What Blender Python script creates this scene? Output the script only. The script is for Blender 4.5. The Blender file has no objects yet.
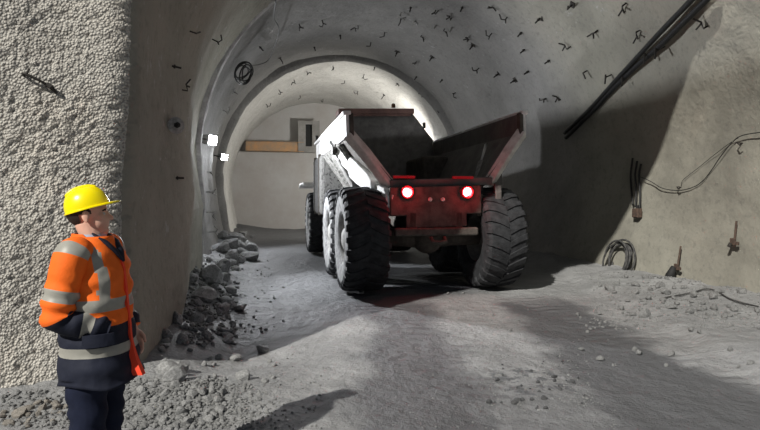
import bpy, bmesh, math, random
import numpy as np
from mathutils import Vector, Matrix, noise as mn

random.seed(7)
SC = bpy.context.scene
COL = SC.collection
PI = math.pi
R = math.radians

# ------------------------------------------------------------------ frame of the place
F = 550.0                       # focal length in pixels of the 760 px wide photograph
CAMZ = 1.65
PITCH = math.atan(15.0 / F)
TH = R(12)                      # the tunnel and the truck head 12 degrees left of the view
U = Vector((-math.sin(TH), math.cos(TH), 0))    # along the tunnel
RT = Vector((math.cos(TH), math.sin(TH), 0))    # to its right
A0 = Vector((0.5, 13.0, 0))
SP = -7.37                      # portal
S1, S2, SE = -0.8, 9.15, 19.4   # first rib, second rib, back wall


def sm(a, b, x):
    t = min(1.0, max(0.0, (x - a) / (b - a)))
    return t * t * (3 - 2 * t)


def sl(x, y):
    dx, dy = x - A0.x, y - A0.y
    return dx * U.x + dy * U.y, dx * RT.x + dy * RT.y


def wp(s, lat, z=0.0):
    return Vector((A0.x + s * U.x + lat * RT.x, A0.y + s * U.y + lat * RT.y, z))


def N(x, y, z, k=1.0):
    return mn.noise(Vector((x * k, y * k, z * k)))


# ------------------------------------------------------------------ materials
def mat(name, col, rough=0.8, metal=0.0, spec=0.3, vary=0.0, vscale=6.0, col2=None, bump=0.0, bscale=40.0,
        emit=None, estr=0.0):
    m = bpy.data.materials.new(name)
    m.use_nodes = True
    nt = m.node_tree
    b = nt.nodes['Principled BSDF']
    b.inputs['Base Color'].default_value = (*col, 1)
    b.inputs['Roughness'].default_value = rough
    b.inputs['Metallic'].default_value = metal
    b.inputs['Specular IOR Level'].default_value = spec
    tc = nt.nodes.new('ShaderNodeTexCoord')
    if vary > 0 or col2:
        n = nt.nodes.new('ShaderNodeTexNoise')
        n.inputs['Scale'].default_value = vscale
        n.inputs['Detail'].default_value = 6
        n.inputs['Roughness'].default_value = 0.65
        nt.links.new(tc.outputs['Object'], n.inputs['Vector'])
        r = nt.nodes.new('ShaderNodeValToRGB')
        c2 = col2 or tuple(c * (1 - vary) for c in col)
        r.color_ramp.elements[0].position = 0.38
        r.color_ramp.elements[0].color = (*c2, 1)
        r.color_ramp.elements[1].position = 0.62
        r.color_ramp.elements[1].color = (*col, 1)
        nt.links.new(n.outputs['Fac'], r.inputs['Fac'])
        nt.links.new(r.outputs['Color'], b.inputs['Base Color'])
    if bump > 0:
        n2 = nt.nodes.new('ShaderNodeTexNoise')
        n2.inputs['Scale'].default_value = bscale
        n2.inputs['Detail'].default_value = 5
        nt.links.new(tc.outputs['Object'], n2.inputs['Vector'])
        bp = nt.nodes.new('ShaderNodeBump')
        bp.inputs['Strength'].default_value = bump
        bp.inputs['Distance'].default_value = 0.02
        nt.links.new(n2.outputs['Fac'], bp.inputs['Height'])
        nt.links.new(bp.outputs['Normal'], b.inputs['Normal'])
    if emit:
        b.inputs['Emission Color'].default_value = (*emit, 1)
        b.inputs['Emission Strength'].default_value = estr
    return m


class G:
    """tiny node-graph helper"""
    def __init__(self, m):
        self.nt = m.node_tree
        self.bsdf = self.nt.nodes['Principled BSDF']
        self.tc = self.nt.nodes.new('ShaderNodeTexCoord').outputs['Object']

    def link(self, a, b):
        self.nt.links.new(a, b)

    def noise(self, scale, detail=5, rough=0.6, vec=None):
        n = self.nt.nodes.new('ShaderNodeTexNoise')
        n.inputs['Scale'].default_value = scale
        n.inputs['Detail'].default_value = detail
        n.inputs['Roughness'].default_value = rough
        self.link(vec or self.tc, n.inputs['Vector'])
        return n.outputs['Fac']

    def voro(self, scale, feature='F1', vec=None):
        n = self.nt.nodes.new('ShaderNodeTexVoronoi')
        n.feature = feature
        n.inputs['Scale'].default_value = scale
        self.link(vec or self.tc, n.inputs['Vector'])
        return n.outputs['Distance']

    def ramp(self, fac, stops):
        r = self.nt.nodes.new('ShaderNodeValToRGB')
        e = r.color_ramp.elements
        while len(e) < len(stops):
            e.new(0.5)
        for i, (p, c) in enumerate(stops):
            e[i].position = p
            e[i].color = (*c, 1) if len(c) == 3 else c
        self.link(fac, r.inputs['Fac'])
        return r.outputs['Color']

    def mix(self, fac, a, b, mode='MIX'):
        n = self.nt.nodes.new('ShaderNodeMix')
        n.data_type = 'RGBA'
        n.blend_type = mode
        for val, i in ((fac, 0), (a, 6), (b, 7)):
            if hasattr(val, 'links'):
                self.link(val, n.inputs[i])
            elif i == 0:
                n.inputs[0].default_value = val
            else:
                n.inputs[i].default_value = (*val, 1)
        return n.outputs[2]

    def math(self, op, a, b=0.0, c=None):
        n = self.nt.nodes.new('ShaderNodeMath')
        n.operation = op
        for i, v in enumerate((a, b, c)):
            if v is None:
                continue
            if hasattr(v, 'links'):
                self.link(v, n.inputs[i])
            else:
                n.inputs[i].default_value = v
        return n.outputs[0]

    def maprange(self, v, a, b, c=0.0, d=1.0):
        n = self.nt.nodes.new('ShaderNodeMapRange')
        n.interpolation_type = 'SMOOTHSTEP'
        self.link(v, n.inputs[0])
        for i, x in enumerate((a, b, c, d)):
            n.inputs[i + 1].default_value = x
        return n.outputs[0]

    def dot(self, vec):
        n = self.nt.nodes.new('ShaderNodeVectorMath')
        n.operation = 'DOT_PRODUCT'
        self.link(self.tc, n.inputs[0])
        n.inputs[1].default_value = vec
        return n.outputs['Value']

    def bump(self, h, strength, dist, prev=None):
        n = self.nt.nodes.new('ShaderNodeBump')
        n.inputs['Strength'].default_value = strength
        n.inputs['Distance'].default_value = dist
        self.link(h, n.inputs['Height'])
        if prev:
            self.link(prev, n.inputs['Normal'])
        return n.outputs['Normal']


def plain(name, rough=0.9, spec=0.2):
    m = bpy.data.materials.new(name)
    m.use_nodes = True
    b = m.node_tree.nodes['Principled BSDF']
    b.inputs['Roughness'].default_value = rough
    b.inputs['Specular IOR Level'].default_value = spec
    return m


# sprayed concrete of the portal face: coarse pebbly
M = {}
m = M['portal'] = plain('portal_shotcrete', 0.95, 0.1)
g = G(m)
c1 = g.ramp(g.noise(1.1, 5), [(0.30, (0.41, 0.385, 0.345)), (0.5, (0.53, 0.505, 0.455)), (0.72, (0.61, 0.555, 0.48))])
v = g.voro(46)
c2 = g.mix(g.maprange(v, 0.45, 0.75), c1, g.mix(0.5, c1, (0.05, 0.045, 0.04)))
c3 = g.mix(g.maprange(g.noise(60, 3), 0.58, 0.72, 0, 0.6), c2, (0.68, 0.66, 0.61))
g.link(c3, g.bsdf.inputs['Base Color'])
hh = g.math('SUBTRACT', 1.0, v)
g.link(g.bump(hh, 0.9, 0.02, g.bump(g.noise(80, 3), 0.5, 0.008)), g.bsdf.inputs['Normal'])

# lining of the tunnel: three stretches of sprayed concrete
m = M['lining'] = plain('tunnel_shotcrete', 0.9, 0.15)
g = G(m)
sv = g.math('SUBTRACT', g.dot(tuple(U)), A0.dot(U))
latv = g.math('SUBTRACT', g.dot(tuple(RT)), A0.dot(RT))
n1 = g.noise(0.7, 6)
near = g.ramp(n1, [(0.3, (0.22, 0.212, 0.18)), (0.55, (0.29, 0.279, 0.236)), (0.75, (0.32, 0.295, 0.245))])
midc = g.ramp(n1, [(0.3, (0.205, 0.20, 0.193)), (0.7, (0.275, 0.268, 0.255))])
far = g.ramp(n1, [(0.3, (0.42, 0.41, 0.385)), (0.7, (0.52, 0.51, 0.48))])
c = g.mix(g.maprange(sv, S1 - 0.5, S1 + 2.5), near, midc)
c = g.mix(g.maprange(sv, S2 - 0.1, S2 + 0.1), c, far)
c = g.mix(g.maprange(g.noise(9, 6, 0.7), 0.5, 0.68, 0, 0.35), c, (0.12, 0.117, 0.11))
c = g.mix(g.math('MULTIPLY', g.maprange(g.noise(3.5, 6, 0.75), 0.60, 0.68, 0, 0.5), g.maprange(latv, 4.2, 3.6)), c, (0.46, 0.46, 0.45))
g.link(c, g.bsdf.inputs['Base Color'])
zv = g.dot((0, 0, 1))
hz_ = g.math('MULTIPLY', g.noise(2.6, 5, 0.65), g.maprange(zv, 2.8, 5.0, 0.25, 1.3))
nb = g.bump(g.noise(14, 6, 0.65), 0.42, 0.025, g.bump(hz_, 0.55, 0.10))
g.link(nb, g.bsdf.inputs['Normal'])

# ground: grey crushed rock and mud with damp smooth wheel track
m = M['ground'] = plain('tunnel_ground', 0.92, 0.25)
g = G(m)
sx = g.nt.nodes.new('ShaderNodeSeparateXYZ')
g.link(g.tc, sx.inputs[0])
X, Y = sx.outputs[0], sx.outputs[1]
n1 = g.noise(1.3, 6, 0.7)
base = g.ramp(n1, [(0.3, (0.20, 0.20, 0.20)), (0.5, (0.265, 0.266, 0.265)), (0.7, (0.33, 0.331, 0.33))])
speck = g.maprange(g.noise(22, 4, 0.7), 0.55, 0.7, 0, 0.5)
base = g.mix(speck, base, (0.13, 0.13, 0.13))
warp = g.math('ADD', X, g.math('MULTIPLY', g.math('SUBTRACT', g.noise(0.8, 4), 0.5), 1.3))
def band(lo0, lo1, hi0, hi1):
    return g.math('MULTIPLY', g.maprange(warp, lo0, lo1), g.maprange(warp, hi0, hi1, 1, 0))


nearp = g.maprange(Y, 9.8, 8.4, 0.0, 1.0)
t_right = g.math('MULTIPLY', band(1.55, 2.0, 3.0, 3.35), 0.95)          # smooth damp wheel track
t_left = g.math('MULTIPLY', band(-0.35, 0.0, 0.65, 1.1), 0.95)
fore = g.math('MULTIPLY', g.maprange(Y, 5.6, 4.2, 0.0, 0.6), band(-0.5, -0.1, 2.9, 3.3))
track = g.math('MULTIPLY', g.math('MAXIMUM', g.math('MAXIMUM', t_right, t_left), fore), nearp)
wet_shade = g.math('MULTIPLY', g.maprange(g.math('ADD', Y, g.math('MULTIPLY', X, -1.0)), 7.7, 8.8), 0.90)  # damp inner floor, with the portal's shade also painted into the colour
track = g.math('MAXIMUM', track, wet_shade)  # from here the mask holds wheel tracks plus the painted shade
damp_shade = g.math('MULTIPLY', track, 0.9)
px_ = g.math('DIVIDE', g.math('SUBTRACT', X, 1.38), 0.62)
py_ = g.math('DIVIDE', g.math('SUBTRACT', Y, 4.95), 0.55)
rad = g.math('SQRT', g.math('ADD', g.math('MULTIPLY', px_, px_), g.math('MULTIPLY', py_, py_)))
clod = g.math('MULTIPLY', g.maprange(rad, 0.5, 1.1, 0.85, 0.0), g.maprange(g.noise(7, 5, 0.7), 0.46, 0.58))
damp_shade = g.math('MAXIMUM', damp_shade, clod)
cc = g.mix(damp_shade, base, (0.085, 0.087, 0.092))
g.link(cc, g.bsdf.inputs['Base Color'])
g.link(g.maprange(track, 0, 1, 0.92, 0.62), g.bsdf.inputs['Roughness'])
latg = g.math('SUBTRACT', g.dot(tuple(RT)), A0.dot(RT))
sg = g.dot(tuple(U))
prints = None
for cl in (-1.49, 0.99):
    ad = g.math('ABSOLUTE', g.math('SUBTRACT', latg, cl))
    wv = g.math('SINE', g.math('ADD', g.math('MULTIPLY', sg, 25.0), g.math('MULTIPLY', ad, 9.0)))
    pk = g.math('MULTIPLY', wv, g.maprange(ad, 0.30, 0.42, 1.0, 0.0))
    prints = pk if prints is None else g.math('ADD', prints, pk)
prints = g.math('MULTIPLY', prints, g.maprange(g.noise(1.1, 3), 0.42, 0.60))
nb = g.bump(g.noise(30, 6, 0.7), 0.6, 0.03, g.bump(g.noise(6, 5, 0.6), 0.75, 0.08, g.bump(prints, 0.6, 0.02)))
g.link(nb, g.bsdf.inputs['Normal'])

M['rock'] = mat('grey_rock', (0.33, 0.33, 0.325), 0.9, vary=0.45, vscale=9, bump=0.5, bscale=30)
M['rock_bank'] = mat('dull_grey_rock', (0.235, 0.235, 0.23), 0.9, vary=0.4, vscale=9, bump=0.5, bscale=30)
M['rock_dark'] = mat('dark_damp_rock', (0.10, 0.10, 0.102), 0.85, vary=0.4, vscale=9, bump=0.5, bscale=30)
M['rock_tan'] = mat('dusty_rock', (0.31, 0.285, 0.25), 0.9, vary=0.4, vscale=9, bump=0.5, bscale=30)
M['concrete'] = mat('back_concrete', (0.46, 0.455, 0.445), 0.9, vary=0.2, vscale=0.5, col2=(0.40, 0.375, 0.355), bump=0.3, bscale=12)
M['rib'] = mat('rib_shotcrete', (0.44, 0.43, 0.42), 0.9, vary=0.35, vscale=5, bump=0.6, bscale=25)
M['steel'] = mat('dark_steel', (0.055, 0.05, 0.045), 0.6, 0.4, vary=0.4, vscale=20)
M['rust'] = mat('rusty_steel', (0.115, 0.075, 0.055), 0.85, 0.1, col2=(0.06, 0.045, 0.038), vscale=25)
M['palesteel'] = mat('dusty_steel', (0.45, 0.44, 0.42), 0.7, 0.2, vary=0.4, vscale=20)
M['cable'] = mat('black_cable', (0.022, 0.022, 0.022), 0.55, vary=0.3, vscale=20)
M['hose'] = mat('dusty_hose', (0.03, 0.03, 0.03), 0.7, col2=(0.09, 0.088, 0.085), vscale=14)
M['orange_beam'] = mat('orange_painted_beam', (0.52, 0.30, 0.15), 0.8, col2=(0.36, 0.27, 0.19), vscale=2.5)
M['panel'] = mat('formwork_panel', (0.30, 0.29, 0.275), 0.8, vary=0.25, vscale=3)
M['black'] = mat('black_rubber', (0.018, 0.018, 0.018), 0.7)
M['lens'] = mat('lit_lamp_lens', (1, 1, 1), 0.3, emit=(0.93, 0.96, 1.0), estr=260)
M['housing'] = mat('lamp_housing', (0.22, 0.22, 0.22), 0.5, 0.4)
# truck
M['paint'] = mat('dusty_truck_paint', (0.66, 0.645, 0.61), 0.7, col2=(0.45, 0.43, 0.40), vscale=5, bump=0.3, bscale=30)
M['white'] = mat('pale_dusty_panel', (0.82, 0.815, 0.81), 0.7, col2=(0.60, 0.59, 0.57), vscale=4)
M['speck'] = mat('mud_spattered_tank', (0.13, 0.128, 0.123), 0.9, col2=(0.022, 0.021, 0.02), vscale=15, bump=0.9, bscale=22)
M['speck'].node_tree.nodes['Color Ramp'].color_ramp.elements[0].position = 0.34
M['speck'].node_tree.nodes['Color Ramp'].color_ramp.elements[1].position = 0.46
M['mudpaint'] = mat('mud_caked_paint', (0.24, 0.235, 0.22), 0.9, col2=(0.045, 0.043, 0.04), vscale=14, bump=0.9, bscale=22)
M['bodysteel'] = mat('worn_body_steel', (0.15, 0.14, 0.13), 0.7, 0.1, col2=(0.10, 0.093, 0.088), vscale=3, bump=0.3, bscale=14)
M['chassis'] = mat('dirty_chassis', (0.10, 0.088, 0.075), 0.85, col2=(0.055, 0.048, 0.042), vscale=6, bump=0.4, bscale=20)
M['tyre'] = mat('dusty_tyre', (0.018, 0.0185, 0.020), 0.8, col2=(0.038, 0.039, 0.042), vscale=8, bump=0.4, bscale=30)
M['sidewall'] = mat('dusty_sidewall', (0.24, 0.24, 0.24), 0.9, col2=(0.12, 0.12, 0.12), vscale=9, bump=0.3, bscale=30)
M['rim'] = mat('dusty_rim', (0.28, 0.275, 0.26), 0.7, col2=(0.16, 0.155, 0.15), vscale=9)
M['cylinder'] = mat('grey_cylinder', (0.33, 0.32, 0.31), 0.6, 0.2, vary=0.4, vscale=12)
M['chrome'] = mat('steel_rod', (0.6, 0.6, 0.6), 0.3, 0.9)
M['glass'] = mat('cab_glass', (0.03, 0.035, 0.04), 0.08, 0, 0.6)
M['tail'] = mat('lit_tail_lens', (0.9, 0.05, 0.04), 0.3, emit=(1.0, 0.075, 0.09), estr=40)
M['redplastic'] = mat('red_lens', (0.5, 0.02, 0.03), 0.3)
M['reflector'] = mat('pale_reflector', (0.6, 0.58, 0.55), 0.25)
M['amber'] = mat('amber_beacon', (0.12, 0.06, 0.03), 0.3)
M['redbar'] = mat('reddish_bar', (0.26, 0.15, 0.13), 0.7, col2=(0.17, 0.10, 0.09), vscale=4)
# person
M['skin'] = mat('skin', (0.74, 0.45, 0.34), 0.55, vary=0.08, vscale=20)
M['hair'] = mat('dark_hair', (0.03, 0.022, 0.018), 0.7, vary=0.3, vscale=60)
M['helmet'] = mat('yellow_helmet', (0.98, 0.80, 0.0), 0.28, spec=0.5)
M['orange'] = mat('hi_vis_orange', (1.0, 0.17, 0.015), 0.75, vary=0.10, vscale=6, bump=0.15, bscale=25)
M['redorange'] = mat('red_orange_edge', (0.95, 0.075, 0.03), 0.7)
M['navy'] = mat('navy_fabric', (0.016, 0.019, 0.034), 0.75, spec=0.25, vary=0.25, vscale=8, bump=0.15, bscale=30)
M['trouser'] = mat('dark_blue_trousers', (0.012, 0.016, 0.036), 0.85, spec=0.2, vary=0.3, vscale=8)
M['reflect'] = mat('reflective_tape', (0.36, 0.35, 0.31), 0.5, 0.1, vary=0.12, vscale=12)
M['shirt'] = mat('pale_blue_shirt', (0.42, 0.47, 0.58), 0.8)
M['boot'] = mat('boot_leather', (0.03, 0.026, 0.022), 0.6)
M['eye'] = mat('eye_white', (0.6, 0.57, 0.54), 0.3)
M['iris'] = mat('eye_dark', (0.03, 0.02, 0.015), 0.2)


# ------------------------------------------------------------------ mesh helpers
def bx(bm, c, s, rot=None, mi=0):
    r = bmesh.ops.create_cube(bm, size=1.0)
    mm = Matrix.Translation(Vector(c)) @ (rot.to_4x4() if rot is not None else Matrix()) @ Matrix.Diagonal((*s, 1))
    bmesh.ops.transform(bm, matrix=mm, verts=r['verts'])
    for v in r['verts']:
        for f in v.link_faces:
            f.material_index = mi
    return r['verts']


def frames(pts):
    out = []
    n = len(pts)
    up = None
    for i in range(n):
        t = (pts[min(i + 1, n - 1)] - pts[max(i - 1, 0)]).normalized()
        if up is None:
            up = Vector((0, 0, 1)) if abs(t.z) < 0.9 else Vector((1, 0, 0))
        a = t.cross(up)
        if a.length < 1e-5:
            a = t.orthogonal()
        a.normalize()
        up = a.cross(t).normalized()
        out.append((t, a, up))
    return out


def loft(bm, rings, cap=True, closed=False):
    vs = [[bm.verts.new(p) for p in r] for r in rings]
    n = len(vs[0])
    fs = []
    for i in range(len(vs) - 1 + (1 if closed else 0)):
        a, b = vs[i], vs[(i + 1) % len(vs)]
        row = []
        for j in range(n):
            row.append(bm.faces.new((a[j], a[(j + 1) % n], b[(j + 1) % n], b[j])))
        fs.append(row)
    if cap and not closed:
        bm.faces.new(list(reversed(vs[0])))
        bm.faces.new(vs[-1])
    return fs


def tube(bm, pts, rad, n=8, roundcap=False, flat=1.0):
    pts = [Vector(p) for p in pts]
    if not hasattr(rad, '__len__'):
        rad = [rad] * len(pts)
    rings = []
    fr = frames(pts)
    P, Q, FR = list(pts), list(rad), list(fr)
    if roundcap:
        for end in (0, -1):
            t = fr[end][0] * (-1 if end == 0 else 1)
            extra = [(pts[end] + t * rad[end] * math.sin(a), max(rad[end] * math.cos(a), 1e-4), fr[end]) for a in (0.5, 1.0, 1.35)]
            if end == 0:
                for e in extra:
                    P.insert(0, e[0]); Q.insert(0, e[1]); FR.insert(0, e[2])
            else:
                for e in extra:
                    P.append(e[0]); Q.append(e[1]); FR.append(e[2])
    for p, q, (t, a, b) in zip(P, Q, FR):
        rings.append([p + a * q * math.cos(k * 2 * PI / n) + b * q * flat * math.sin(k * 2 * PI / n) for k in range(n)])
    return loft(bm, rings)


def ell(bm, c, r, rot=None, seg=20):
    q = bmesh.ops.create_uvsphere(bm, u_segments=seg, v_segments=max(8, seg // 2 + 2), radius=1.0)
    mm = Matrix.Translation(Vector(c)) @ (rot.to_4x4() if rot is not None else Matrix()) @ Matrix.Diagonal((*r, 1))
    bmesh.ops.transform(bm, matrix=mm, verts=q['verts'])
    return q['verts']


def lathe(bm, prof, axis='X', c=(0, 0, 0), n=32, mi=None):
    """profile (r, h) turned about an axis"""
    rings = []
    for k in range(n):
        a = 2 * PI * k / n
        ring = []
        for r, h in prof:
            if axis == 'X':
                p = (h, r * math.cos(a), r * math.sin(a))
            elif axis == 'Y':
                p = (r * math.cos(a), h, r * math.sin(a))
            else:
                p = (r * math.cos(a), r * math.sin(a), h)
            ring.append(Vector(p) + Vector(c))
        rings.append([bm.verts.new(p) for p in ring])
    m_ = len(prof)
    for k in range(n):
        a, b = rings[k], rings[(k + 1) % n]
        for j in range(m_ - 1):
            try:
                f = bm.faces.new((a[j], b[j], b[j + 1], a[j + 1]))
                if mi:
                    f.material_index = mi[j]
            except ValueError:
                pass
    return rings


def smoothpath(pts, k=6):
    pts = [Vector(p) for p in pts]
    out = []
    for i in range(len(pts) - 1):
        p0 = pts[max(i - 1, 0)]; p1 = pts[i]; p2 = pts[i + 1]; p3 = pts[min(i + 2, len(pts) - 1)]
        for j in range(k):
            t = j / k
            out.append(0.5 * ((2 * p1) + (p2 - p0) * t + (2 * p0 - 5 * p1 + 4 * p2 - p3) * t * t + (3 * p1 - p0 - 3 * p2 + p3) * t ** 3))
    out.append(pts[-1])
    return out


def obj(name, bm, mats, parent=None, smooth=False, bevel=0.0, angle=None):
    bmesh.ops.recalc_face_normals(bm, faces=bm.faces)
    me = bpy.data.meshes.new(name)
    bm.to_mesh(me)
    bm.free()
    for mm in (mats if isinstance(mats, (list, tuple)) else [mats]):
        me.materials.append(mm)
    if smooth:
        me.polygons.foreach_set('use_smooth', [True] * len(me.polygons))
        if angle:
            me.set_sharp_from_angle(angle=R(angle))
    o = bpy.data.objects.new(name, me)
    COL.objects.link(o)
    if parent is not None:
        o.parent = parent
    if bevel:
        b = o.modifiers.new('bevel', 'BEVEL')
        b.width = bevel
        b.segments = 2
        b.limit_method = 'ANGLE'
    return o


def new():
    return bmesh.new()


def tag(o, label=None, cat=None, group=None, kind=None):
    if label: o['label'] = label
    if cat: o['category'] = cat
    if group: o['group'] = group
    if kind: o['kind'] = kind
    return o


def empty(name, loc, rz=0, label=None, cat=None, group=None):
    e = bpy.data.objects.new(name, None)
    e.empty_display_size = 0.2
    COL.objects.link(e)
    e.location = loc
    e.rotation_euler = (0, 0, rz)
    return tag(e, label, cat, group)


# ------------------------------------------------------------------ tunnel section
P0 = [(-4.26, -.6), (-4.30, .4), (-4.38, 1.4), (-4.33, 2.3), (-4.29, 3.3), (-4.1, 4.2), (-3.6, 5.4), (-2.9, 6.5), (-2.1, 7.2), (-1.4, 7.45), (-.45, 7.75),
      (.3, 7.95), (1, 7.8), (1.6, 7.45), (2.2, 7.0), (3.2, 5.9), (4, 4.5), (4.35, 3), (4.42, 1.5), (4.42, -.6)]
ZC, RA = 2.45, 4.9
P1 = [(-4.5, -.6), (-4.55, 0), (-4.78, 1.2)] + [(-RA * math.cos(a), ZC + RA * math.sin(a)) for a in np.linspace(0, PI, 25)] + [(4.72, 1.2), (4.48, 0), (4.42, -.6)]


def resample(poly, taus):
    p = smoothpath([(a, b, 0) for a, b in poly], 12)
    d = [0.0]
    for i in range(1, len(p)):
        d.append(d[-1] + (p[i] - p[i - 1]).length)
    L = d[-1]
    xs = np.interp(np.array(taus) * L, d, [q.x for q in p])
    zs = np.interp(np.array(taus) * L, d, [q.y for q in p])
    return np.stack([xs, zs], 1)


taus = list(np.linspace(0, 0.20, 215, endpoint=False)) + list(np.linspace(0.20, 0.82, 95, endpoint=False)) + list(np.linspace(0.82, 1.0, 50))
NC = len(taus)
Q0, Q1 = resample(P0, taus), resample(P1, taus)


def section(s):
    b = sm(SP + 0.3, SP + 6.0, s)
    q = Q0 * (1 - b) + Q1 * b
    # up to its end the near lining is thicker on the left side
    w = -0.45 * (1 - sm(S1 - 0.06, S1 + 0.12, s)) * sm(SP + .5, SP + 4, s)
    if w < 0:
        f = np.clip((0.8 - q[:, 0]) / 2.5, 0, 1)
        zz = np.clip(q[:, 1] / 1.5, 0, 1)
        f = f * f * (3 - 2 * f) * w * (0.2 + 0.8 * zz)
        rr = np.hypot(q[:, 0], np.maximum(q[:, 1] - ZC, 0)) + 1e-6
        q = q.copy()
        z0 = q[:, 1].copy()
        q[:, 1] = z0 + f * np.maximum(z0 - ZC, 0) / rr
        q[:, 0] = q[:, 0] * (1 + f / rr)
    return q


def hwid(z, s, side):
    """half width of the tunnel at a height, taken from the section"""
    q = section(s)
    h = NC // 2
    part = q[:h] if side < 0 else q[h:][::-1]
    return abs(np.interp(z, part[:, 1], part[:, 0]))


_seccache = {}


def inside(p):
    s, lat = sl(p.x, p.y)
    k = round(s * 12)
    if k not in _seccache:
        q = section(k / 12)
        h = int(np.argmax(q[:, 1]))
        _seccache[k] = (q[:h + 1], q[h:][::-1])
    L_, R_ = _seccache[k]
    if p.z > L_[-1][1]:
        return False
    zl = np.interp(p.z, L_[:, 1], L_[:, 0])
    zr = np.interp(p.z, R_[:, 1], R_[:, 0])
    return zl < lat < zr


FWD = Vector((0, math.cos(PITCH), -math.sin(PITCH)))
UPV = Vector((0, math.sin(PITCH), math.cos(PITCH)))


def ray(px, py):
    return Vector(((px - 380) / F, 0, 0)) + FWD + UPV * ((215 - py) / F)


CAM = Vector((0, 0, CAMZ))


def onwall(px, py, off=0.0, start=6.5):
    """point of the lining seen at a place of the photograph, and the normal there"""
    d = ray(px, py)
    t = start
    while t < 45 and inside(CAM + d * t):
        t += 0.02
    p = CAM + d * t
    s, lat = sl(p.x, p.y)
    if p.z > ZC:
        n = -(RT * lat + Vector((0, 0, p.z - ZC)))
    else:
        n = -RT * (1 if lat > 0 else -1)
    n.normalize()
    return p + n * off, n


# ------------------------------------------------------------------ ground
def gz(x, y):
    s, lat = sl(x, y)
    h = 0.02 * N(x, y, 0, 0.7) + 0.022 * N(x, y, 3, 2.3)
    inside_t = sm(SP - 0.8, SP + 0.6, s)
    dl = lat + 4.5
    h += inside_t * (0.24 + 0.16 * sm(-5, -2, s)) * (1 - sm(0.0, 0.95 + 0.5 * N(x, y, 9, 0.8), dl)) * (0.75 + 0.6 * N(x, y, 5, 1.1))
    # heap at the foot of the portal corner
    h += 0.10 * math.exp(-(((x + 1.72) / 0.42) ** 2 + ((y - 4.55) / 0.5) ** 2))
    h += 0.04 * math.exp(-(((x + 1.25) / 0.55) ** 2 + ((y - 5.0) / 0.35) ** 2))
    h += 0.05 * (1 - sm(0.0, 0.7, SP - s)) * (1 if s < SP else 0) * (1 if lat < -4.0 else 0)
    # bank on the right
    xt = 3.35 + 0.07 * (y - 5) + 0.18 * N(x, y, 7, 0.9)
    h += 0.10 * sm(xt, xt + 0.35, x) * (1 - sm(20, 26, y)) + 0.10 * sm(3.2, 4.4, lat) * (0.8 + 0.8 * N(x, y, 2, 1.5))
    h += 0.012 * N(x, y, 11, 8.0) * (1 if -5 < x < 7 and 2 < y < 14 else 0)
    # shallow hollow just inside the portal, sunk to move the shadow edge
    h -= 0.15 * math.exp(-(((x + 1.45) / 1.0) ** 2 + ((y - 6.5) / 1.2) ** 2))
    # ruts behind the truck
    for c0 in (-1.25, 1.25):
        cx = 0.855 + c0 * RT.x - (y - 10.1) * 0.21
        h -= 0.03 * math.exp(-((x - cx) / 0.35) ** 2)
    return h


def axis(segs):
    out = []
    for a, b, st in segs:
        n = max(1, int(round((b - a) / st)))
        out += [a + (b - a) * i / n for i in range(n)]
    out.append(segs[-1][1])
    return out


xs = axis([(-22, -6, 2), (-6, -4.4, .2), (-4.4, 6.6, .055), (6.6, 9, .3), (9, 24, 2.5)])
ys = axis([(-20, -2, 2), (-2, 2.4, .3), (2.4, 13, .055), (13, 24, .14), (24, 38, .5)])
verts = [(x, y, gz(x, y)) for y in ys for x in xs]
nx = len(xs)
faces = [(j * nx + i, j * nx + i + 1, (j + 1) * nx + i + 1, (j + 1) * nx + i) for j in range(len(ys) - 1) for i in range(nx - 1)]
me = bpy.data.meshes.new('floor')
me.from_pydata(verts, [], faces)
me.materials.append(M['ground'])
me.polygons.foreach_set('use_smooth', [True] * len(me.polygons))
fl = bpy.data.objects.new('floor', me)
COL.objects.link(fl)
tag(fl, kind='structure')

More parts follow.
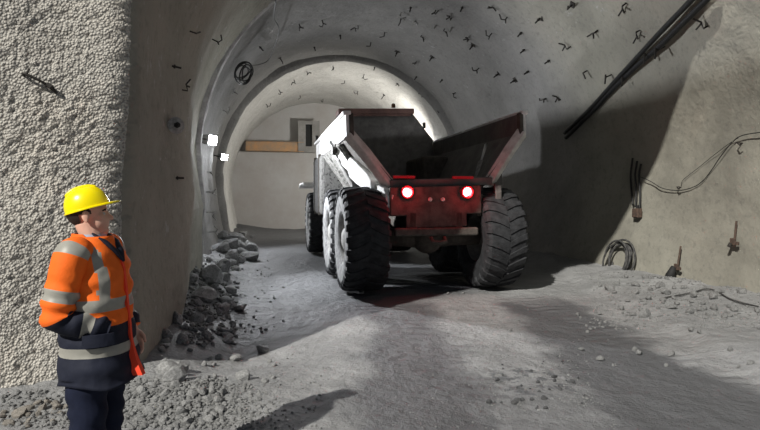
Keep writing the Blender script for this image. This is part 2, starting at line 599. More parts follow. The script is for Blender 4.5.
# ------------------------------------------------------------------ lining + portal face as one grid, then split
rows = []          # (kind, value)
es = list(np.arange(0.30, 1.9, 0.017)) + list(np.arange(1.92, 4.2, .06)) + [4.4, 5, 6, 8, 13]
grid = []
rowkind = []
for e in reversed(es):
    rowkind.append('face'); grid.append(('e', e))
for k in range(1, 7):                       # rounded corner
    rowkind.append('face' if k < 4 else 'in'); grid.append(('c', k / 7 * PI / 2))
ss = axis([(SP + 0.30, S1 - .2, .14), (S1 - .2, S1 + .25, .045), (S1 + .25, SE + 0.6, .2)])
for s in ss:
    rowkind.append('in'); grid.append(('s', s))
Vg = np.zeros((len(grid), NC, 3))
for i, (k, val) in enumerate(grid):
    if k == 's':
        q, s, e = section(val), val, 0
    elif k == 'c':
        q = section(SP + 0.3); s = SP + 0.3 - 0.3 * math.cos(val); e = 0.3 - 0.3 * math.sin(val)
    else:
        q = section(SP + 0.3); s = SP; e = val
    for j in range(NC):
        lat, z = q[j]
        dx, dz = lat, (z - 2.0)
        if z < 3.4:
            dx, dz = (1 if lat > 0 else -1), 0.0
            w = sm(2.4, 3.4, z)
            ll = math.hypot(lat, z - 2.0)
            dx = dx * (1 - w) + lat / ll * w
            dz = (z - 2.0) / ll * w
        ll = math.hypot(dx, dz)
        dx, dz = dx / ll, dz / ll
        sd = s
        if k == 'e' and lat < 0:                # the left face bends toward the viewer
            sd = s - 0.28 * max(0, e - 0.3) * 0.8
        p = wp(sd, lat + dx * e, z + dz * e)
        # displacement
        if k == 's':
            out = -(RT * lat + Vector((0, 0, max(0, z - ZC))))
            out.normalize()
            a = 0.07 * N(p.x, p.y, p.z, 0.45) + 0.03 * N(p.x, p.y, p.z + 9, 1.7) + 0.015 * N(p.x, p.y, p.z, 6)
            # a spray lip running round the vault every couple of metres
            p = p + out * a * (0.35 + 0.65 * sm(SP + .3, SP + 2, s))
        else:
            out = (-U * 1.0 + Vector((0, 0, 0))) if k == 'e' else (-U * math.sin(PI / 2 - val) * 1.0 + RT * (1 if lat < 0 else -1) * math.cos(PI / 2 - val))
            vd = mn.voronoi(Vector((p.x, p.y, p.z)) * 40.0)[0][0]
            a = 0.05 * N(p.x, p.y, p.z, 1.3) + 0.012 * N(p.x, p.y, p.z, 7) + 0.012 * (0.5 - vd) + 0.014 * N(p.x, p.y, p.z, 21) + 0.012 * N(p.x, p.y, p.z, 48)
            p = p + out * a
        Vg[i, j] = p
# vertex normals of the whole grid
dI = np.gradient(Vg, axis=0); dJ = np.gradient(Vg, axis=1)
Ng = np.cross(dI, dJ)
Ng /= np.maximum(np.linalg.norm(Ng, axis=2, keepdims=True), 1e-9)
jl, jr = int(np.searchsorted(taus, 0.20)), int(np.searchsorted(taus, 0.82))
i0 = rowkind.index('in')


def piece(name, ia, ib, ja, jb, mm):
    n = jb - ja + 1
    vv = Vg[ia:ib + 1, ja:jb + 1].reshape(-1, 3)
    nn = Ng[ia:ib + 1, ja:jb + 1].reshape(-1, 3)
    ff = [(i * n + j, i * n + j + 1, (i + 1) * n + j + 1, (i + 1) * n + j) for i in range(ib - ia) for j in range(n - 1)]
    # make the faces look into the tunnel
    me = bpy.data.meshes.new(name)
    f0 = ff[len(ff) // 2]
    e1, e2 = vv[f0[1]] - vv[f0[0]], vv[f0[3]] - vv[f0[0]]
    if np.dot(np.cross(e1, e2), nn[f0[0]]) < 0:
        nn = -nn
    cen = vv.mean(0)
    me.from_pydata([tuple(v) for v in vv], [], ff)
    me.polygons.foreach_set('use_smooth', [True] * len(ff))
    me.materials.append(mm)
    me.normals_split_custom_set_from_vertices([tuple(v) for v in nn])
    me.flip_normals() if name == 'flip' else None
    o = bpy.data.objects.new(name, me)
    COL.objects.link(o)
    return tag(o, kind='structure')


last = len(grid) - 1
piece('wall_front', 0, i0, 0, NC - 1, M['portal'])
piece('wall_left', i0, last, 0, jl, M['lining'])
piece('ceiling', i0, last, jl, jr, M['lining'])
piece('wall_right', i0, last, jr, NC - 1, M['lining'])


# ribs: thickened rings of sprayed concrete
def ring(name, s0, w, dep, mm, jag=0.05, upto=99):
    bm = new()
    q = [p for p in section(s0)[::3] if p[0] < upto]
    rings = []
    for lat, z in q:
        n = -(RT * lat + Vector((0, 0, max(0.0, z - ZC)))).normalized()
        c = wp(s0, lat, z)
        fade = sm(upto, upto - 2.2, lat)
        d1 = dep * fade + jag * N(lat, z, s0, 2.2)
        d2 = dep * fade * 0.7 + jag * N(lat, z, s0 + 5, 2.6)
        w1 = w * 0.5 + jag * N(lat, z, s0 + 9, 1.8)
        rings.append([c - U * (w1 + .1) - n * 0.25, c - U * w1 + n * d1 * 0.55, c - U * w1 * 0.45 + n * d1, c + U * w1 * 0.5 + n * d2, c + U * w * .5 - n * 0.25])
    loft(bm, rings)
    return tag(obj(name, bm, mm, smooth=True, angle=50), kind='structure')


ring('trim_1', S1 - 0.12, 0.22, 0.05, M['rib'], .03, upto=0.3)
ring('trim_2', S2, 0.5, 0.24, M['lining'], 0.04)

# back wall: lower bench face, ledge, recessed upper face
bm = new()
bx(bm, wp(SE + 0.3, 0, 1.9), (12, 0.5, 5.0), Matrix.Rotation(TH, 3, 'Z'))
tag(obj('wall_back', bm, M['concrete'], bevel=0.05), kind='structure')
bm = new()
bx(bm, wp(SE + 0.75, 0, 6.5), (12, 0.4, 6.0), Matrix.Rotation(TH, 3, 'Z'))
tag(obj('wall_end', bm, M['concrete']), kind='structure')

# ------------------------------------------------------------------ things at the back of the tunnel
RZ = Matrix.Rotation(TH, 3, 'Z')


def back_px(px, s, z):
    """point on the plane s seen in column px"""
    d = ray(px, 200)
    k = (s + (A0.x * U.x + A0.y * U.y)) / (d.x * U.x + d.y * U.y)
    return Vector((d.x * k, d.y * k, z))


a, b = back_px(246, SE, 4.68), back_px(304, SE, 4.68)
c = (a + b) / 2
t = empty('steel_waling', (c.x, c.y, 4.42), TH, 'long orange painted beam lying on the ledge of the back wall', 'beam')
L = (b - a).length
bm = new(); bx(bm, (0, 0, .28), (L, .05, .50)); obj('web', bm, M['orange_beam'], t, bevel=.01)
for z_ in (0.015, 0.54):
    bm = new(); bx(bm, (0, 0, z_), (L, .26, .03)); obj('flange', bm, M['orange_beam'], t)
a, b = back_px(299, SE, 5), back_px(319, SE, 5)
c = (a + b) / 2
t = empty('formwork_panel', (c.x, c.y, 4.40), TH, 'pale upright panel with a dark slot above the back wall ledge', 'panel')
L = (b - a).length
bm = new()
for sx_ in (-1, 1):
    bx(bm, (sx_ * (L * .5 - L * .17), 0, .9), (L * .34, .16, 1.8))
bx(bm, (0, 0, .17), (L * .4, .16, .34)); bx(bm, (0, 0, 1.7), (L * .4, .16, .2))
obj('face_board', bm, M['panel'], t, bevel=.01)
bm = new(); bx(bm, (0, .1, .95), (L * .34, .05, 1.4)); obj('slot', bm, M['black'], t)
for sx_ in (-1, 1):
    bm = new(); bx(bm, (sx_ * L * .5, -.05, .9), (.08, .1, 1.85)); obj('stiffener', bm, M['panel'], t)

# ------------------------------------------------------------------ lamps
def floodlight(p, aim, label, power, col=(0.93, 0.96, 1.0), cone=165, r=0.11, group=None):
    t = empty('floodlight', p, 0, label, 'lamp', group)
    q = aim.normalized().to_track_quat('Y', 'Z').to_matrix()
    bm = new(); bx(bm, (0, 0, 0), (.30, .12, .22), q); h = obj('housing', bm, M['housing'], t, bevel=.015)
    bm = new()
    for k in range(6):
        bx(bm, q @ Vector((-.12 + .048 * k, -.08, 0)), (.012, .06, .19), q)
    obj('cooling_fin', bm, M['housing'], h)
    bm = new(); bx(bm, q @ Vector((0, .066, 0)), (.27, .012, .19), q); ell(bm, q @ Vector((0, .07, 0)), (.13, .06, .09), q); obj('lens', bm, M['lens'], t)
    bm = new()
    for sx_ in (-1, 1):
        bx(bm, q @ Vector((sx_ * .165, -.06, 0)), (.015, .17, .03), q)
    bx(bm, q @ Vector((0, -.15, 0)), (.34, .015, .03), q)
    tube(bm, [q @ Vector((0, -.15, 0)), q @ Vector((0, -.62, 0))], .018)
    obj('bracket', bm, M['steel'], t)
    ld = bpy.data.lights.new('flood_light', 'SPOT')
    ld.energy = power; ld.color = col; ld.spot_size = R(cone); ld.spot_blend = 0.7; ld.shadow_soft_size = r
    lo = bpy.data.objects.new('flood_light', ld)
    COL.objects.link(lo)
    lo.parent = t
    lo.location = q @ Vector((0, .20, 0))
    lo.rotation_euler = (-aim).to_track_quat('Z', 'Y').to_euler()
    return t


def lamp_at(px, py, s):
    d = ray(px, py)
    k = (s + A0.dot(U)) / d.dot(U)
    p = CAM + d * k - U * 0
    dz = CAM.dot(U)
    return p, None


p1, n1_ = lamp_at(210, 140, S1 + 0.55)
p2, n2_ = lamp_at(223, 157, S2 - 2.2)
floodlight(p1, (RT * 0.80 - U * 0.40 + Vector((0, 0, -.14))), 'bright white floodlight at the end of the dark left lining, upper of two', 1700, cone=128)
floodlight(p2, (RT * 0.70 - U * 0.55 + Vector((0, 0, -.15))), 'bright white floodlight further in, lower of two', 1000, cone=150)
pd = wp(11.2, 4.3, 3.2)
floodlight(pd, (-RT * 0.7 + U * 0.6 + Vector((0, 0, .30))), 'floodlight on the right wall hidden behind the truck', 1600, (1, .97, .91))

# ------------------------------------------------------------------ truck
TR = empty('dump_truck', (0.855, 10.13, 0.0), TH, 'six-wheeled articulated dump truck seen from behind, red tail lights lit', 'truck')
TR.location.z = 0.02


def sect(y, hb, zb, top=3.25, hw=1.62, zk=2.85):
    return [(-hw, top), (-hw, zk), (-hb, zb), (hb, zb), (hw, zk), (hw, top)]


# body shell, open at top and at the tail
bm = new()
stations = [(-.35, .92, 2.02), (.35, .90, 1.80), (1.0, .86, 1.62), (2.4, .86, 1.55), (4.6, .86, 1.55), (5.0, .9, 1.9)]
rings = []
for y, hb, zb in stations:
    o_ = sect(y, hb, zb)
    i_ = [(-1.55, 3.25), (-1.55, 2.89), (-hb + .03, zb + .09), (hb - .03, zb + .09), (1.55, 2.89), (1.55, 3.25)]
    rings.append([Vector((x, y, z)) for x, z in o_] + [Vector((x, y, z)) for x, z in reversed(i_)])
loft(bm, rings)
body = obj('dump_body', bm, M['bodysteel'], TR)
# sideboards: the pale vertical upper bands
for sx_ in (-1, 1):
    bm = new(); bx(bm, (sx_ * 1.645, 2.35, 3.06), (.06, 5.4, .40)); obj('sideboard', bm, M['white'], body, bevel=.015)
    bm = new(); bx(bm, (sx_ * 1.65, 2.35, 3.275), (.14, 5.44, .07)); obj('top_rail', bm, M['white'], body, bevel=.015)
    # rear rim beam down the sloping side
    bm = new()
    d = Vector((sx_ * (.92 - 1.62), 0, 2.02 - 2.85)); ln = d.length
    rot = Matrix.Rotation(math.atan2(d.x, -d.z) * -1, 3, 'Y')
    tube(bm, [(sx_ * 1.63, -.27, 2.92), (sx_ * 1.35, -.29, 2.58), (sx_ * .93, -.30, 2.0)], .125, 4)
    obj('rear_rim_beam', bm, M['paint'], body, bevel=.02)
    bm = new(); bx(bm, (sx_ * 1.575, -.30, 3.07), (.07, .12, .40)); obj('rear_post', bm, M['chassis'], body, bevel=.01)
    # tailgate arms along the flank: a deep upper arm and a thinner lower one
    def plate_arm(pts, dep, th, name, mm):
        bm = new()
        loft(bm, [[Vector((x + sx_ * th / 2, y, z + h_ / 2)), Vector((x + sx_ * th / 2, y, z - h_ / 2)), Vector((x - sx_ * th / 2, y, z - h_ / 2)), Vector((x - sx_ * th / 2, y, z + h_ / 2))] for (x, y, z), h_ in zip(pts, dep)])
        return obj(name, bm, mm, body, bevel=.02)
    wm = M['white'] if sx_ < 0 else M['bodysteel']  # pale left, dark right: lamplight and shade painted into the arms
    arm = plate_arm([(sx_ * 1.66, 1.25, 2.80), (sx_ * 1.62, 1.0, 2.72), (sx_ * 1.34, .25, 2.30), (sx_ * 1.22, -.05, 2.10), (sx_ * 1.17, -.2, 2.03)], [.22, .32, .30, .30, .16], .15, 'tailgate_arm', wm)
    bm = new(); tube(bm, [(sx_ * 1.60, 1.0, 2.74), (sx_ * 1.76, 1.0, 2.74)], .085, 14); obj('arm_pivot', bm, M['steel'], arm)
    plate_arm([(sx_ * 1.48, .75, 2.34), (sx_ * 1.34, .40, 2.16), (sx_ * 1.10, -.25, 1.92), (sx_ * 1.02, -.50, 1.80), (sx_ * 1.0, -.56, 1.72)], [.16, .20, .24, .30, .20], .12, 'tail_arm', wm)
    # ribs on the flank
    for k in range(5):
        y = .55 + k * .95
        zb = 1.60
        bm = new()
        tube(bm, [(sx_ * .90, y, zb + .05), (sx_ * 1.64, y, 2.82)], .075, 4)
        obj('side_rib', bm, M['mudpaint'], body)
    bm = new()
    v_ = [(sx_ * .90, .5, 1.70), (sx_ * 1.66, .5, 2.84), (sx_ * 1.66, 4.8, 2.84), (sx_ * .90, 4.8, 1.62)]
    v2 = [(x + sx_ * .03, y, z - .03) for x, y, z in v_]
    loft(bm, [[Vector(p) for p in v_], [Vector(p) for p in v2]])
    obj('flank_plate', bm, M['mudpaint'], body)
# headboard
bm = new()
pl = [(-.9, 1.8), (.9, 1.8), (1.62, 2.85), (1.64, 3.28), (1.02, 4.10), (-1.02, 4.10), (-1.64, 3.28), (-1.62, 2.85)]
loft(bm, [[Vector((x, 5.0 + .03 * (z - 1.8), z)) for x, z in pl], [Vector((x, 5.09 + .03 * (z - 1.8), z)) for x, z in pl]])
M['headboard'] = mat('worn_headboard', (0.20, 0.19, 0.18), 0.7, vary=0.35, vscale=6)
hb = obj('headboard', bm, M['headboard'], body)
bm = new(); bx(bm, (0, 5.25, 4.13), (2.1, .65, .15)); obj('spill_guard', bm, M['redbar'], hb, bevel=.03)
bm = new(); tube(bm, [(-.95, 4.98, 4.03), (.95, 4.98, 4.03)], .035, 8); obj('guard_rail', bm, M['redbar'], hb)
for x_ in (-1.64, 1.35):
    bm = new(); bx(bm, (x_, 5.05, 3.42 if x_ < 0 else 3.75), (.07, .07, .16)); obj('lifting_eye', bm, M['steel'], hb)
# tail lip, cross beam and rear under-plate
bm = new(); bx(bm, (0, -.36, 2.03), (1.9, .14, .14)); obj('tail_lip', bm, M['bodysteel'], body, bevel=.02)
bm = new(); bx(bm, (0, -.1, 1.90), (1.7, .30, .10)); obj('cross_beam', bm, M['bodysteel'], body, bevel=.02)
# tailgate-height inner bulkhead of the chute is open; nothing there
body.rotation_euler = (0, R(-2.0), 0)
body.location = (.235, 0, -.09)
# chassis
bm = new()
for sx_ in (-1, 1):
    bx(bm, (sx_ * .42, 2.0, 1.22), (.14, 5.2, .42))
for y in (-.45, .9, 2.3, 4.4):
    bx(bm, (0, y, 1.22), (.8, .16, .36))
ch = obj('rear_frame', bm, M['chassis'], TR, bevel=.02)
bm = new()
bx(bm, (0, -.56, 1.62), (1.66, .08, .50)); bx(bm, (0, -.55, 1.28), (1.1, .10, .26))
panel = obj('light_panel', bm, M['chassis'], TR, bevel=.02)
panel.rotation_euler = (0, R(-1.5), 0)
panel.location = (.045, 0, 0)
bm = new(); bx(bm, (0, -.60, 1.08), (1.5, .16, .14)); obj('rear_bumper', bm, M['chassis'], TR, bevel=.03)
bm = new(); tube(bm, [(-.12, -.68, .98), (-.12, -.76, .92), (0, -.80, .90), (.12, -.76, .92), (.12, -.68, .98)], .035, 8)
obj('tow_hook', bm, M['chassis'], TR, smooth=True)
for sx_ in (-1, 1):
    bm = new(); lathe(bm, [(.001, -.075), (.05, -.07), (.078, -.05), (.085, 0), (.001, 0)], 'Y', (sx_ * .54, -.60, 1.765 + sx_ * .014), 24)
    o = obj('tail_light', bm, M['tail'], TR, smooth=True)
    tag(o, 'lit round red tail light')
    bm = new(); lathe(bm, [(.085, -.01), (.085, -.09), (.105, -.09), (.112, 0), (.085, 0)], 'Y', (sx_ * .54, -.60, 1.765), 24)
    obj('lamp_bezel', bm, M['redplastic'], o, smooth=True, angle=40)
    bm = new(); bx(bm, (sx_ * .54, -.44, 2.03), (.40, .03, .05)); obj('marker_strip', bm, M['redplastic'], o, bevel=.01)
    pl_ = bpy.data.lights.new('tail_glow', 'POINT'); pl_.energy = 7; pl_.color = (1, .03, .04); pl_.shadow_soft_size = .07
    po = bpy.data.objects.new('tail_glow', pl_); COL.objects.link(po); po.parent = o; po.location = (sx_ * .54, -.78, 1.765)
    bm = new(); lathe(bm, [(.001, -.03), (.03, -.025), (.04, 0), (.001, 0)], 'Y', (sx_ * .115, -.60, 1.64), 16)
    obj('reflector', bm, M['reflector'], TR, smooth=True)
    # mud flap brackets and flaps inside of the tyres
    bm = new()
    tube(bm, [(sx_ * .78, -.50, 1.72), (sx_ * .84, -.50, 1.35)], [.12, .05], 4)
    obj('flap_bracket', bm, M['paint' if sx_ < 0 else 'chassis'], TR, bevel=.01)
    # hoist cylinder
    bm = new(); tube(bm, [(sx_ * 1.22, .62, 1.90), (sx_ * 1.46, .90, 2.40)], .085, 14); hc = obj('hoist_cylinder', bm, M['cylinder'], TR, smooth=True, angle=40)
    bm = new(); tube(bm, [(sx_ * 1.46, .90, 2.40), (sx_ * 1.64, 1.10, 2.78)], .045, 12); obj('piston_rod', bm, M['chrome'], hc, smooth=True)
    bm = new(); tube(bm, [(sx_ * .95, .62, 1.88), (sx_ * 1.30, .62, 1.88)], .09, 12); obj('cylinder_foot', bm, M['cylinder'], hc)
# axles
for y, nm in ((0, 'rear'), (2.1, 'mid'), (7.3, 'front')):
    bm = new()
    tube(bm, [(-1.0, y, .95), (-.45, y, .95), (0, y, .95), (.45, y, .95), (1.0, y, .95)], [.16, .17, .22, .17, .16], 14)
    ell(bm, (0, y - .05, .95), (.30, .33, .30))
    obj('axle', bm, M['chassis'], TR, smooth=True)
# bogie beams
for sx_ in (-1, 1):
    bm = new(); tube(bm, [(sx_ * .68, -.05, .95), (sx_ * .68, 1.05, 1.12), (sx_ * .68, 2.15, .95)], [.11, .17, .11], 6)
    obj('bogie_beam', bm, M['chassis'], TR)

bm = new()
bx(bm, (-1.27, 4.35, 2.0), (.66, 2.0, 1.45))
tk = obj('fuel_tank', bm, M['speck'], TR, bevel=.08)
for y in (3.75, 4.9):
    bm = new(); bx(bm, (-1.27, y, 2.0), (.70, .07, 1.49)); obj('tank_strap', bm, M['chassis'], tk, bevel=.02)
bm = new(); bx(bm, (1.27, 4.35, 2.0), (.66, 2.0, 1.45)); obj('tool_locker', bm, M['chassis'], TR, bevel=.08)
# wheel: built once
TRAD, TW = .93, .74


def tyre_mesh():
    bm = new()
    h = TW / 2
    prof = [(.44, -h * .80), (.50, -h * .93), (.62, -h * 1.0), (.74, -h * 1.0), (.84, -h * .96), (.885, -h * .86), (.905, -h * .5), (.91, 0),
            (.905, h * .5), (.885, h * .86), (.84, h * .96), (.74, h * 1.0), (.62, h * 1.0), (.50, h * .93), (.44, h * .80)]
    mi = [1, 1, 1, 1, 0, 0, 0, 0, 0, 0, 0, 0, 0, 0]
    lathe(bm, prof, 'X', n=56, mi=mi)
    nl = 26
    for side in (-1, 1):
        for k in range(nl):
            a0 = 2 * PI * (k + (0.5 if side > 0 else 0)) / nl
            top, bot = [], []
            # slanted lug with a bent outer end that wraps over the shoulder
            path = [(.03, 0, .93), (.5, .10, .93), (.86, .15, .915), (1.0, .16, .86), (1.02, .165, .79)]
            wid = [.055, .060, .065, .065, .05]
            rings = []
            for (fx, da, rr), wd in zip(path, wid):
                a = a0 + da
                base = rr - .055 if fx < .9 else rr - .05
                rg = []
                for (aa, r2) in ((a - wd, base), (a + wd, base), (a + wd * .82, rr + .002), (a - wd * .82, rr + .002)):
                    xx = side * h * fx * (1.02 if r2 > base else .96)
                    rg.append(Vector((xx, r2 * math.cos(aa), r2 * math.sin(aa))))
                rings.append(rg)
            nf = len(bm.faces)
            loft(bm, rings)
    return bm


def rim_mesh():
    bm = new()
    # outer side is -X
    prof = [(.455, -.27), (.475, -.31), (.455, -.315), (.43, -.27), (.41, -.16), (.33, -.13), (.30, -.17), (.20, -.20), (.185, -.30), (.12, -.33), (.001, -.33)]
    lathe(bm, prof, 'X', n=40)
    for k in range(12):
        a = 2 * PI * k / 12
        tube(bm, [(-.13, .365 * math.cos(a), .365 * math.sin(a)), (-.185, .365 * math.cos(a), .365 * math.sin(a))], .022, 6)
    prof = [(.455, .27), (.475, .31), (.43, .27), (.40, .0), (.001, .0)]
    lathe(bm, prof, 'X', n=40)
    return bm


tyre0 = rim0 = None
for y in (0, 2.1, 7.3):
    for sx_ in (-1, 1):
        if tyre0 is None:
            w_ = tyre0 = obj('wheel', tyre_mesh(), [M['tyre'], M['sidewall']], TR)
            r_ = rim0 = obj('rim', rim_mesh(), M['rim'], w_, smooth=True, angle=40)
        else:
            w_ = tyre0.copy(); COL.objects.link(w_); w_.parent = TR
            r_ = rim0.copy(); COL.objects.link(r_); r_.parent = w_
        w_.location = (sx_ * 1.235, y, .935)
        w_.rotation_euler = (y * 1.3 + sx_ * .2, 0, 0 if sx_ < 0 else PI)
        if sx_ > 0:
            w_.rotation_euler = (y * .7 + .4, 0, PI)
# tractor in front
bm = new()
bx(bm, (0, 6.9, 1.15), (1.1, 4.6, .55)); bx(bm, (0, 5.2, 1.2), (.6, 1.6, .4))
obj('front_frame', bm, M['chassis'], TR, bevel=.04)
bm = new()
cabp = [(5.55, 1.75), (5.55, 3.5), (5.75, 3.72), (7.1, 3.72), (7.5, 2.6), (7.5, 1.75)]
loft(bm, [[Vector((-.95, y, z)) for y, z in cabp], [Vector((.95, y, z)) for y, z in cabp]])
cab = obj('cab', bm, M['paint'], TR, bevel=.05)
for sx_ in (-1, 1):
    bm = new(); bx(bm, (sx_ * .955, 6.4, 3.05), (.03, 1.15, .85)); obj('side_window', bm, M['glass'], cab, bevel=.01)
bm = new(); bx(bm, (0, 5.54, 3.05), (1.5, .03, .75)); obj('rear_window', bm, M['glass'], cab, bevel=.01)
bm = new(); bx(bm, (0, 7.33, 3.1), (1.6, .03, 1.05), Matrix.Rotation(R(19.6), 3, 'X')); obj('windscreen', bm, M['glass'], cab)
bm = new()
hp = [(7.5, 1.5), (7.5, 2.85), (9.2, 2.7), (9.7, 2.3), (9.8, 1.2)]
loft(bm, [[Vector((-1.0, y, z)) for y, z in hp], [Vector((1.0, y, z)) for y, z in hp]])
obj('hood', bm, M['paint'], TR, bevel=.06)
bm = new(); tube(bm, [(1.1, 5.6, 1.8), (1.1, 5.6, 3.6), (1.1, 5.5, 3.75)], .08, 12); obj('exhaust_stack', bm, M['steel'], TR, smooth=True)
for sx_ in (-1, 1):
    bm = new()
    pr = [(6.35, 2.02), (6.6, 2.10), (8.0, 2.10), (8.3, 2.0)]
    loft(bm, [[Vector((sx_ * .95, y, z)), Vector((sx_ * 1.80, y, z)), Vector((sx_ * 1.80, y, z + .05)), Vector((sx_ * .95, y, z + .05))] for y, z in pr])
    fe = obj('front_fender', bm, M['white'], TR, bevel=.012)
    bm = new(); loft(bm, [[Vector((sx_ * (.95 + a_), 6.42 + d_, z_)) for a_, z_ in ((0, 1.55), (.25, 2.0), (.75, 2.06), (0, 2.06))] for d_ in (0, .05)])
    obj('fender_bracket', bm, M['paint'], fe)
bm = new(); lathe(bm, [(.001, .12), (.045, .11), (.06, .06), (.06, 0), (.001, 0)], 'Z', (.62, 5.25, 4.2), 16)
obj('beacon', bm, M['amber'], TR, smooth=True)

# ------------------------------------------------------------------ person
PX, PY = -1.51, 2.9
gp = gz(PX, PY)
PR = empty('person', (PX, PY, gp), R(0), 'person in yellow hard hat and orange and navy hi-vis coat, facing the truck', 'person')


def remesh(o, vox, it=2, fac=0.5):
    md = o.modifiers.new('r', 'REMESH'); md.mode = 'VOXEL'; md.voxel_size = vox; md.use_smooth_shade = True
    ms = o.modifiers.new('s', 'SMOOTH'); ms.iterations = it; ms.factor = fac
    dg = bpy.context.evaluated_depsgraph_get()
    me = bpy.data.meshes.new_from_object(o.evaluated_get(dg))
    o.modifiers.clear()
    old = o.data
    o.data = me
    bpy.data.meshes.remove(old)
    me.polygons.foreach_set('use_smooth', [True] * len(me.polygons))
    return me


# arms (local: forward +X, left +Y)
RS, RE, RW = Vector((-.015, -.172, 1.375)), Vector((-.05, -.215, 1.075)), Vector((.118, -.105, 1.0))
LS, LE, LW = Vector((-.01, .175, 1.375)), Vector((-.02, .235, 1.10)), Vector((.10, .205, .93))

HC = Vector((-.020, 0, 1.575))            # centre of the skull
HT = Matrix.Rotation(R(20), 3, 'Z') @ Matrix.Rotation(R(-4), 3, 'Y')     # the head turns toward the truck


def hp_(x, y, z):
    return HC + HT @ Vector((x * .93, y, z))


bm = new()
# head
ell(bm, hp_(-.012, 0, .03), (.096, .076, .088), HT)
ell(bm, hp_(.03, 0, -.035), (.062, .060, .075), HT)
ell(bm, hp_(.045, 0, -.085), (.042, .042, .032), HT)         # jaw and chin
ell(bm, hp_(.070, 0, -.093), (.018, .022, .018), HT)
ell(bm, hp_(.074, 0, .022), (.016, .044, .014), HT)          # brow
tube(bm, [hp_(.083, 0, .012), hp_(.098, 0, -.010), hp_(.108, 0, -.024)], [.009, .011, .013], 10, True)   # nose
ell(bm, hp_(.096, .010, -.027), (.010, .009, .008), HT); ell(bm, hp_(.096, -.010, -.027), (.010, .009, .008), HT)
ell(bm, hp_(.084, 0, -.052), (.011, .024, .006), HT)         # lips
ell(bm, hp_(.082, 0, -.064), (.010, .021, .006), HT)
for sy in (-1, 1):
    ell(bm, hp_(.055, sy * .043, -.012), (.022, .018, .020), HT)        # cheekbone
    ell(bm, hp_(-.012, sy * .076, -.005), (.018, .008, .032), HT)       # ear
    ell(bm, hp_(-.008, sy * .077, -.028), (.010, .007, .012), HT)
# neck and trunk
tube(bm, [hp_(-.02, 0, -.04), Vector((-.012, 0, 1.47)), Vector((-.02, 0, 1.40))], [.058, .058, .070], 16, True)
trunk = [(.80, .15, .10), (.90, .165, .115), (1.05, .15, .105), (1.2, .165, .115), (1.32, .175, .11), (1.40, .15, .085), (1.43, .09, .07)]
loft(bm, [[Vector((b_ * math.cos(k * PI / 12) - .01, a_ * math.sin(k * PI / 12), z)) for k in range(24)] for z, a_, b_ in trunk])


def hand(w, d, palm, thumb_side, curl):
    """palm, four fingers of different lengths, thumb; d along the hand, palm normal, thumb side"""
    d = d.normalized(); palm = (palm - d * palm.dot(d)).normalized(); t_ = thumb_side * (d.cross(palm)).normalized()
    rot = Matrix((d, t_, palm)).transposed()
    ell(bm, w + d * .05, (.052, .041, .016), rot)
    for k, (off, ln) in enumerate(((.030, .072), (.010, .080), (-.010, .075), (-.029, .058))):
        q = w + d * .088 + t_ * off
        q1 = q + (d * math.cos(curl) + palm * math.sin(curl)) * ln * .45
        q2 = q1 + (d * math.cos(2 * curl) + palm * math.sin(2 * curl)) * ln * .32
        q3 = q2 + (d * math.cos(2.8 * curl) + palm * math.sin(2.8 * curl)) * ln * .23
        tube(bm, [q - d * .03, q, q1, q2, q3], [.010, .010, .0092, .0085, .007], 8, True)
    b0 = w + d * .022 + t_ * .032
    b1 = b0 + (d * .7 + t_ * .55 + palm * .3).normalized() * .038
    b2 = b1 + (d * .9 + t_ * .15 + palm * .35).normalized() * .032
    tube(bm, [w + d * .015 + t_ * .012, b0, b1, b2], [.013, .0125, .011, .009], 8, True)


for S_, E_, W_, sd in ((RS, RE, RW, -1), (LS, LE, LW, 1)):
    tube(bm, [S_ + Vector((0, -sd * .06, -.01)), S_, (S_ + E_) / 2, E_, (E_ * .6 + W_ * .4), W_ + (W_ - E_).normalized() * .03], [.06, .055, .046, .041, .040, .028], 14, True)
hand(RW + Vector((-.01, .01, -.01)), Vector((-.15, .62, -.55)), Vector((-1, 0, 0)), 1, .25)
hand(LW + Vector((.01, 0, -.01)), Vector((.25, -.05, -.95)), Vector((0, -1, 0)), -1, .45)
for sy in (-1, 1):
    tube(bm, [(0, sy * .075, .92), (.0, sy * .095, .78), (.005, sy * .10, .48), (-.015, sy * .105, .30), (-.03, sy * .105, .09)], [.095, .082, .055, .052, .038], 16, True)
    ell(bm, (.035, sy * .11, .05), (.115, .042, .038))
bodyo = obj('body', bm, [M['skin']], PR)
remesh(bodyo, .0055, 2, .5)
# eyes and brows
for sy in (-1, 1):
    bm = new(); ell(bm, hp_(.0715, sy * .031, .002), (.011, .011, .0105), HT, 16)
    for f in bm.faces:
        c_ = HT.transposed() @ (f.calc_center_median() - HC)
        if c_.x > .0788 and abs(c_.y - sy * .031) < .006:
            f.material_index = 1
    obj('eye', bm, [M['eye'], M['iris']], PR, smooth=True)
    bm = new(); tube(bm, [hp_(.083, sy * .014, .020), hp_(.085, sy * .032, .024), hp_(.074, sy * .052, .018)], [.004, .005, .003], 6, True)
    obj('eyebrow', bm, M['hair'], PR, smooth=True)
# hair: a cap below the helmet, to the nape and before the ears
bm = new()
ell(bm, hp_(-.026, 0, .022), (.090, .080, .086), HT, 28)
for v in list(bm.verts):
    c_ = HT.transposed() @ (v.co - HC)
    if c_.x > .035 or c_.z < -.055 or (c_.x > -.03 and c_.z < -.01):
        bm.verts.remove(v)
obj('hair', bm, M['hair'], PR, smooth=True)

# helmet
HM = HT @ Matrix.Rotation(R(-13), 3, 'Y')


def hm(x, y, z):
    return HC + HT @ Vector((-.010, 0, .050)) + HM @ Vector((x, y, z))


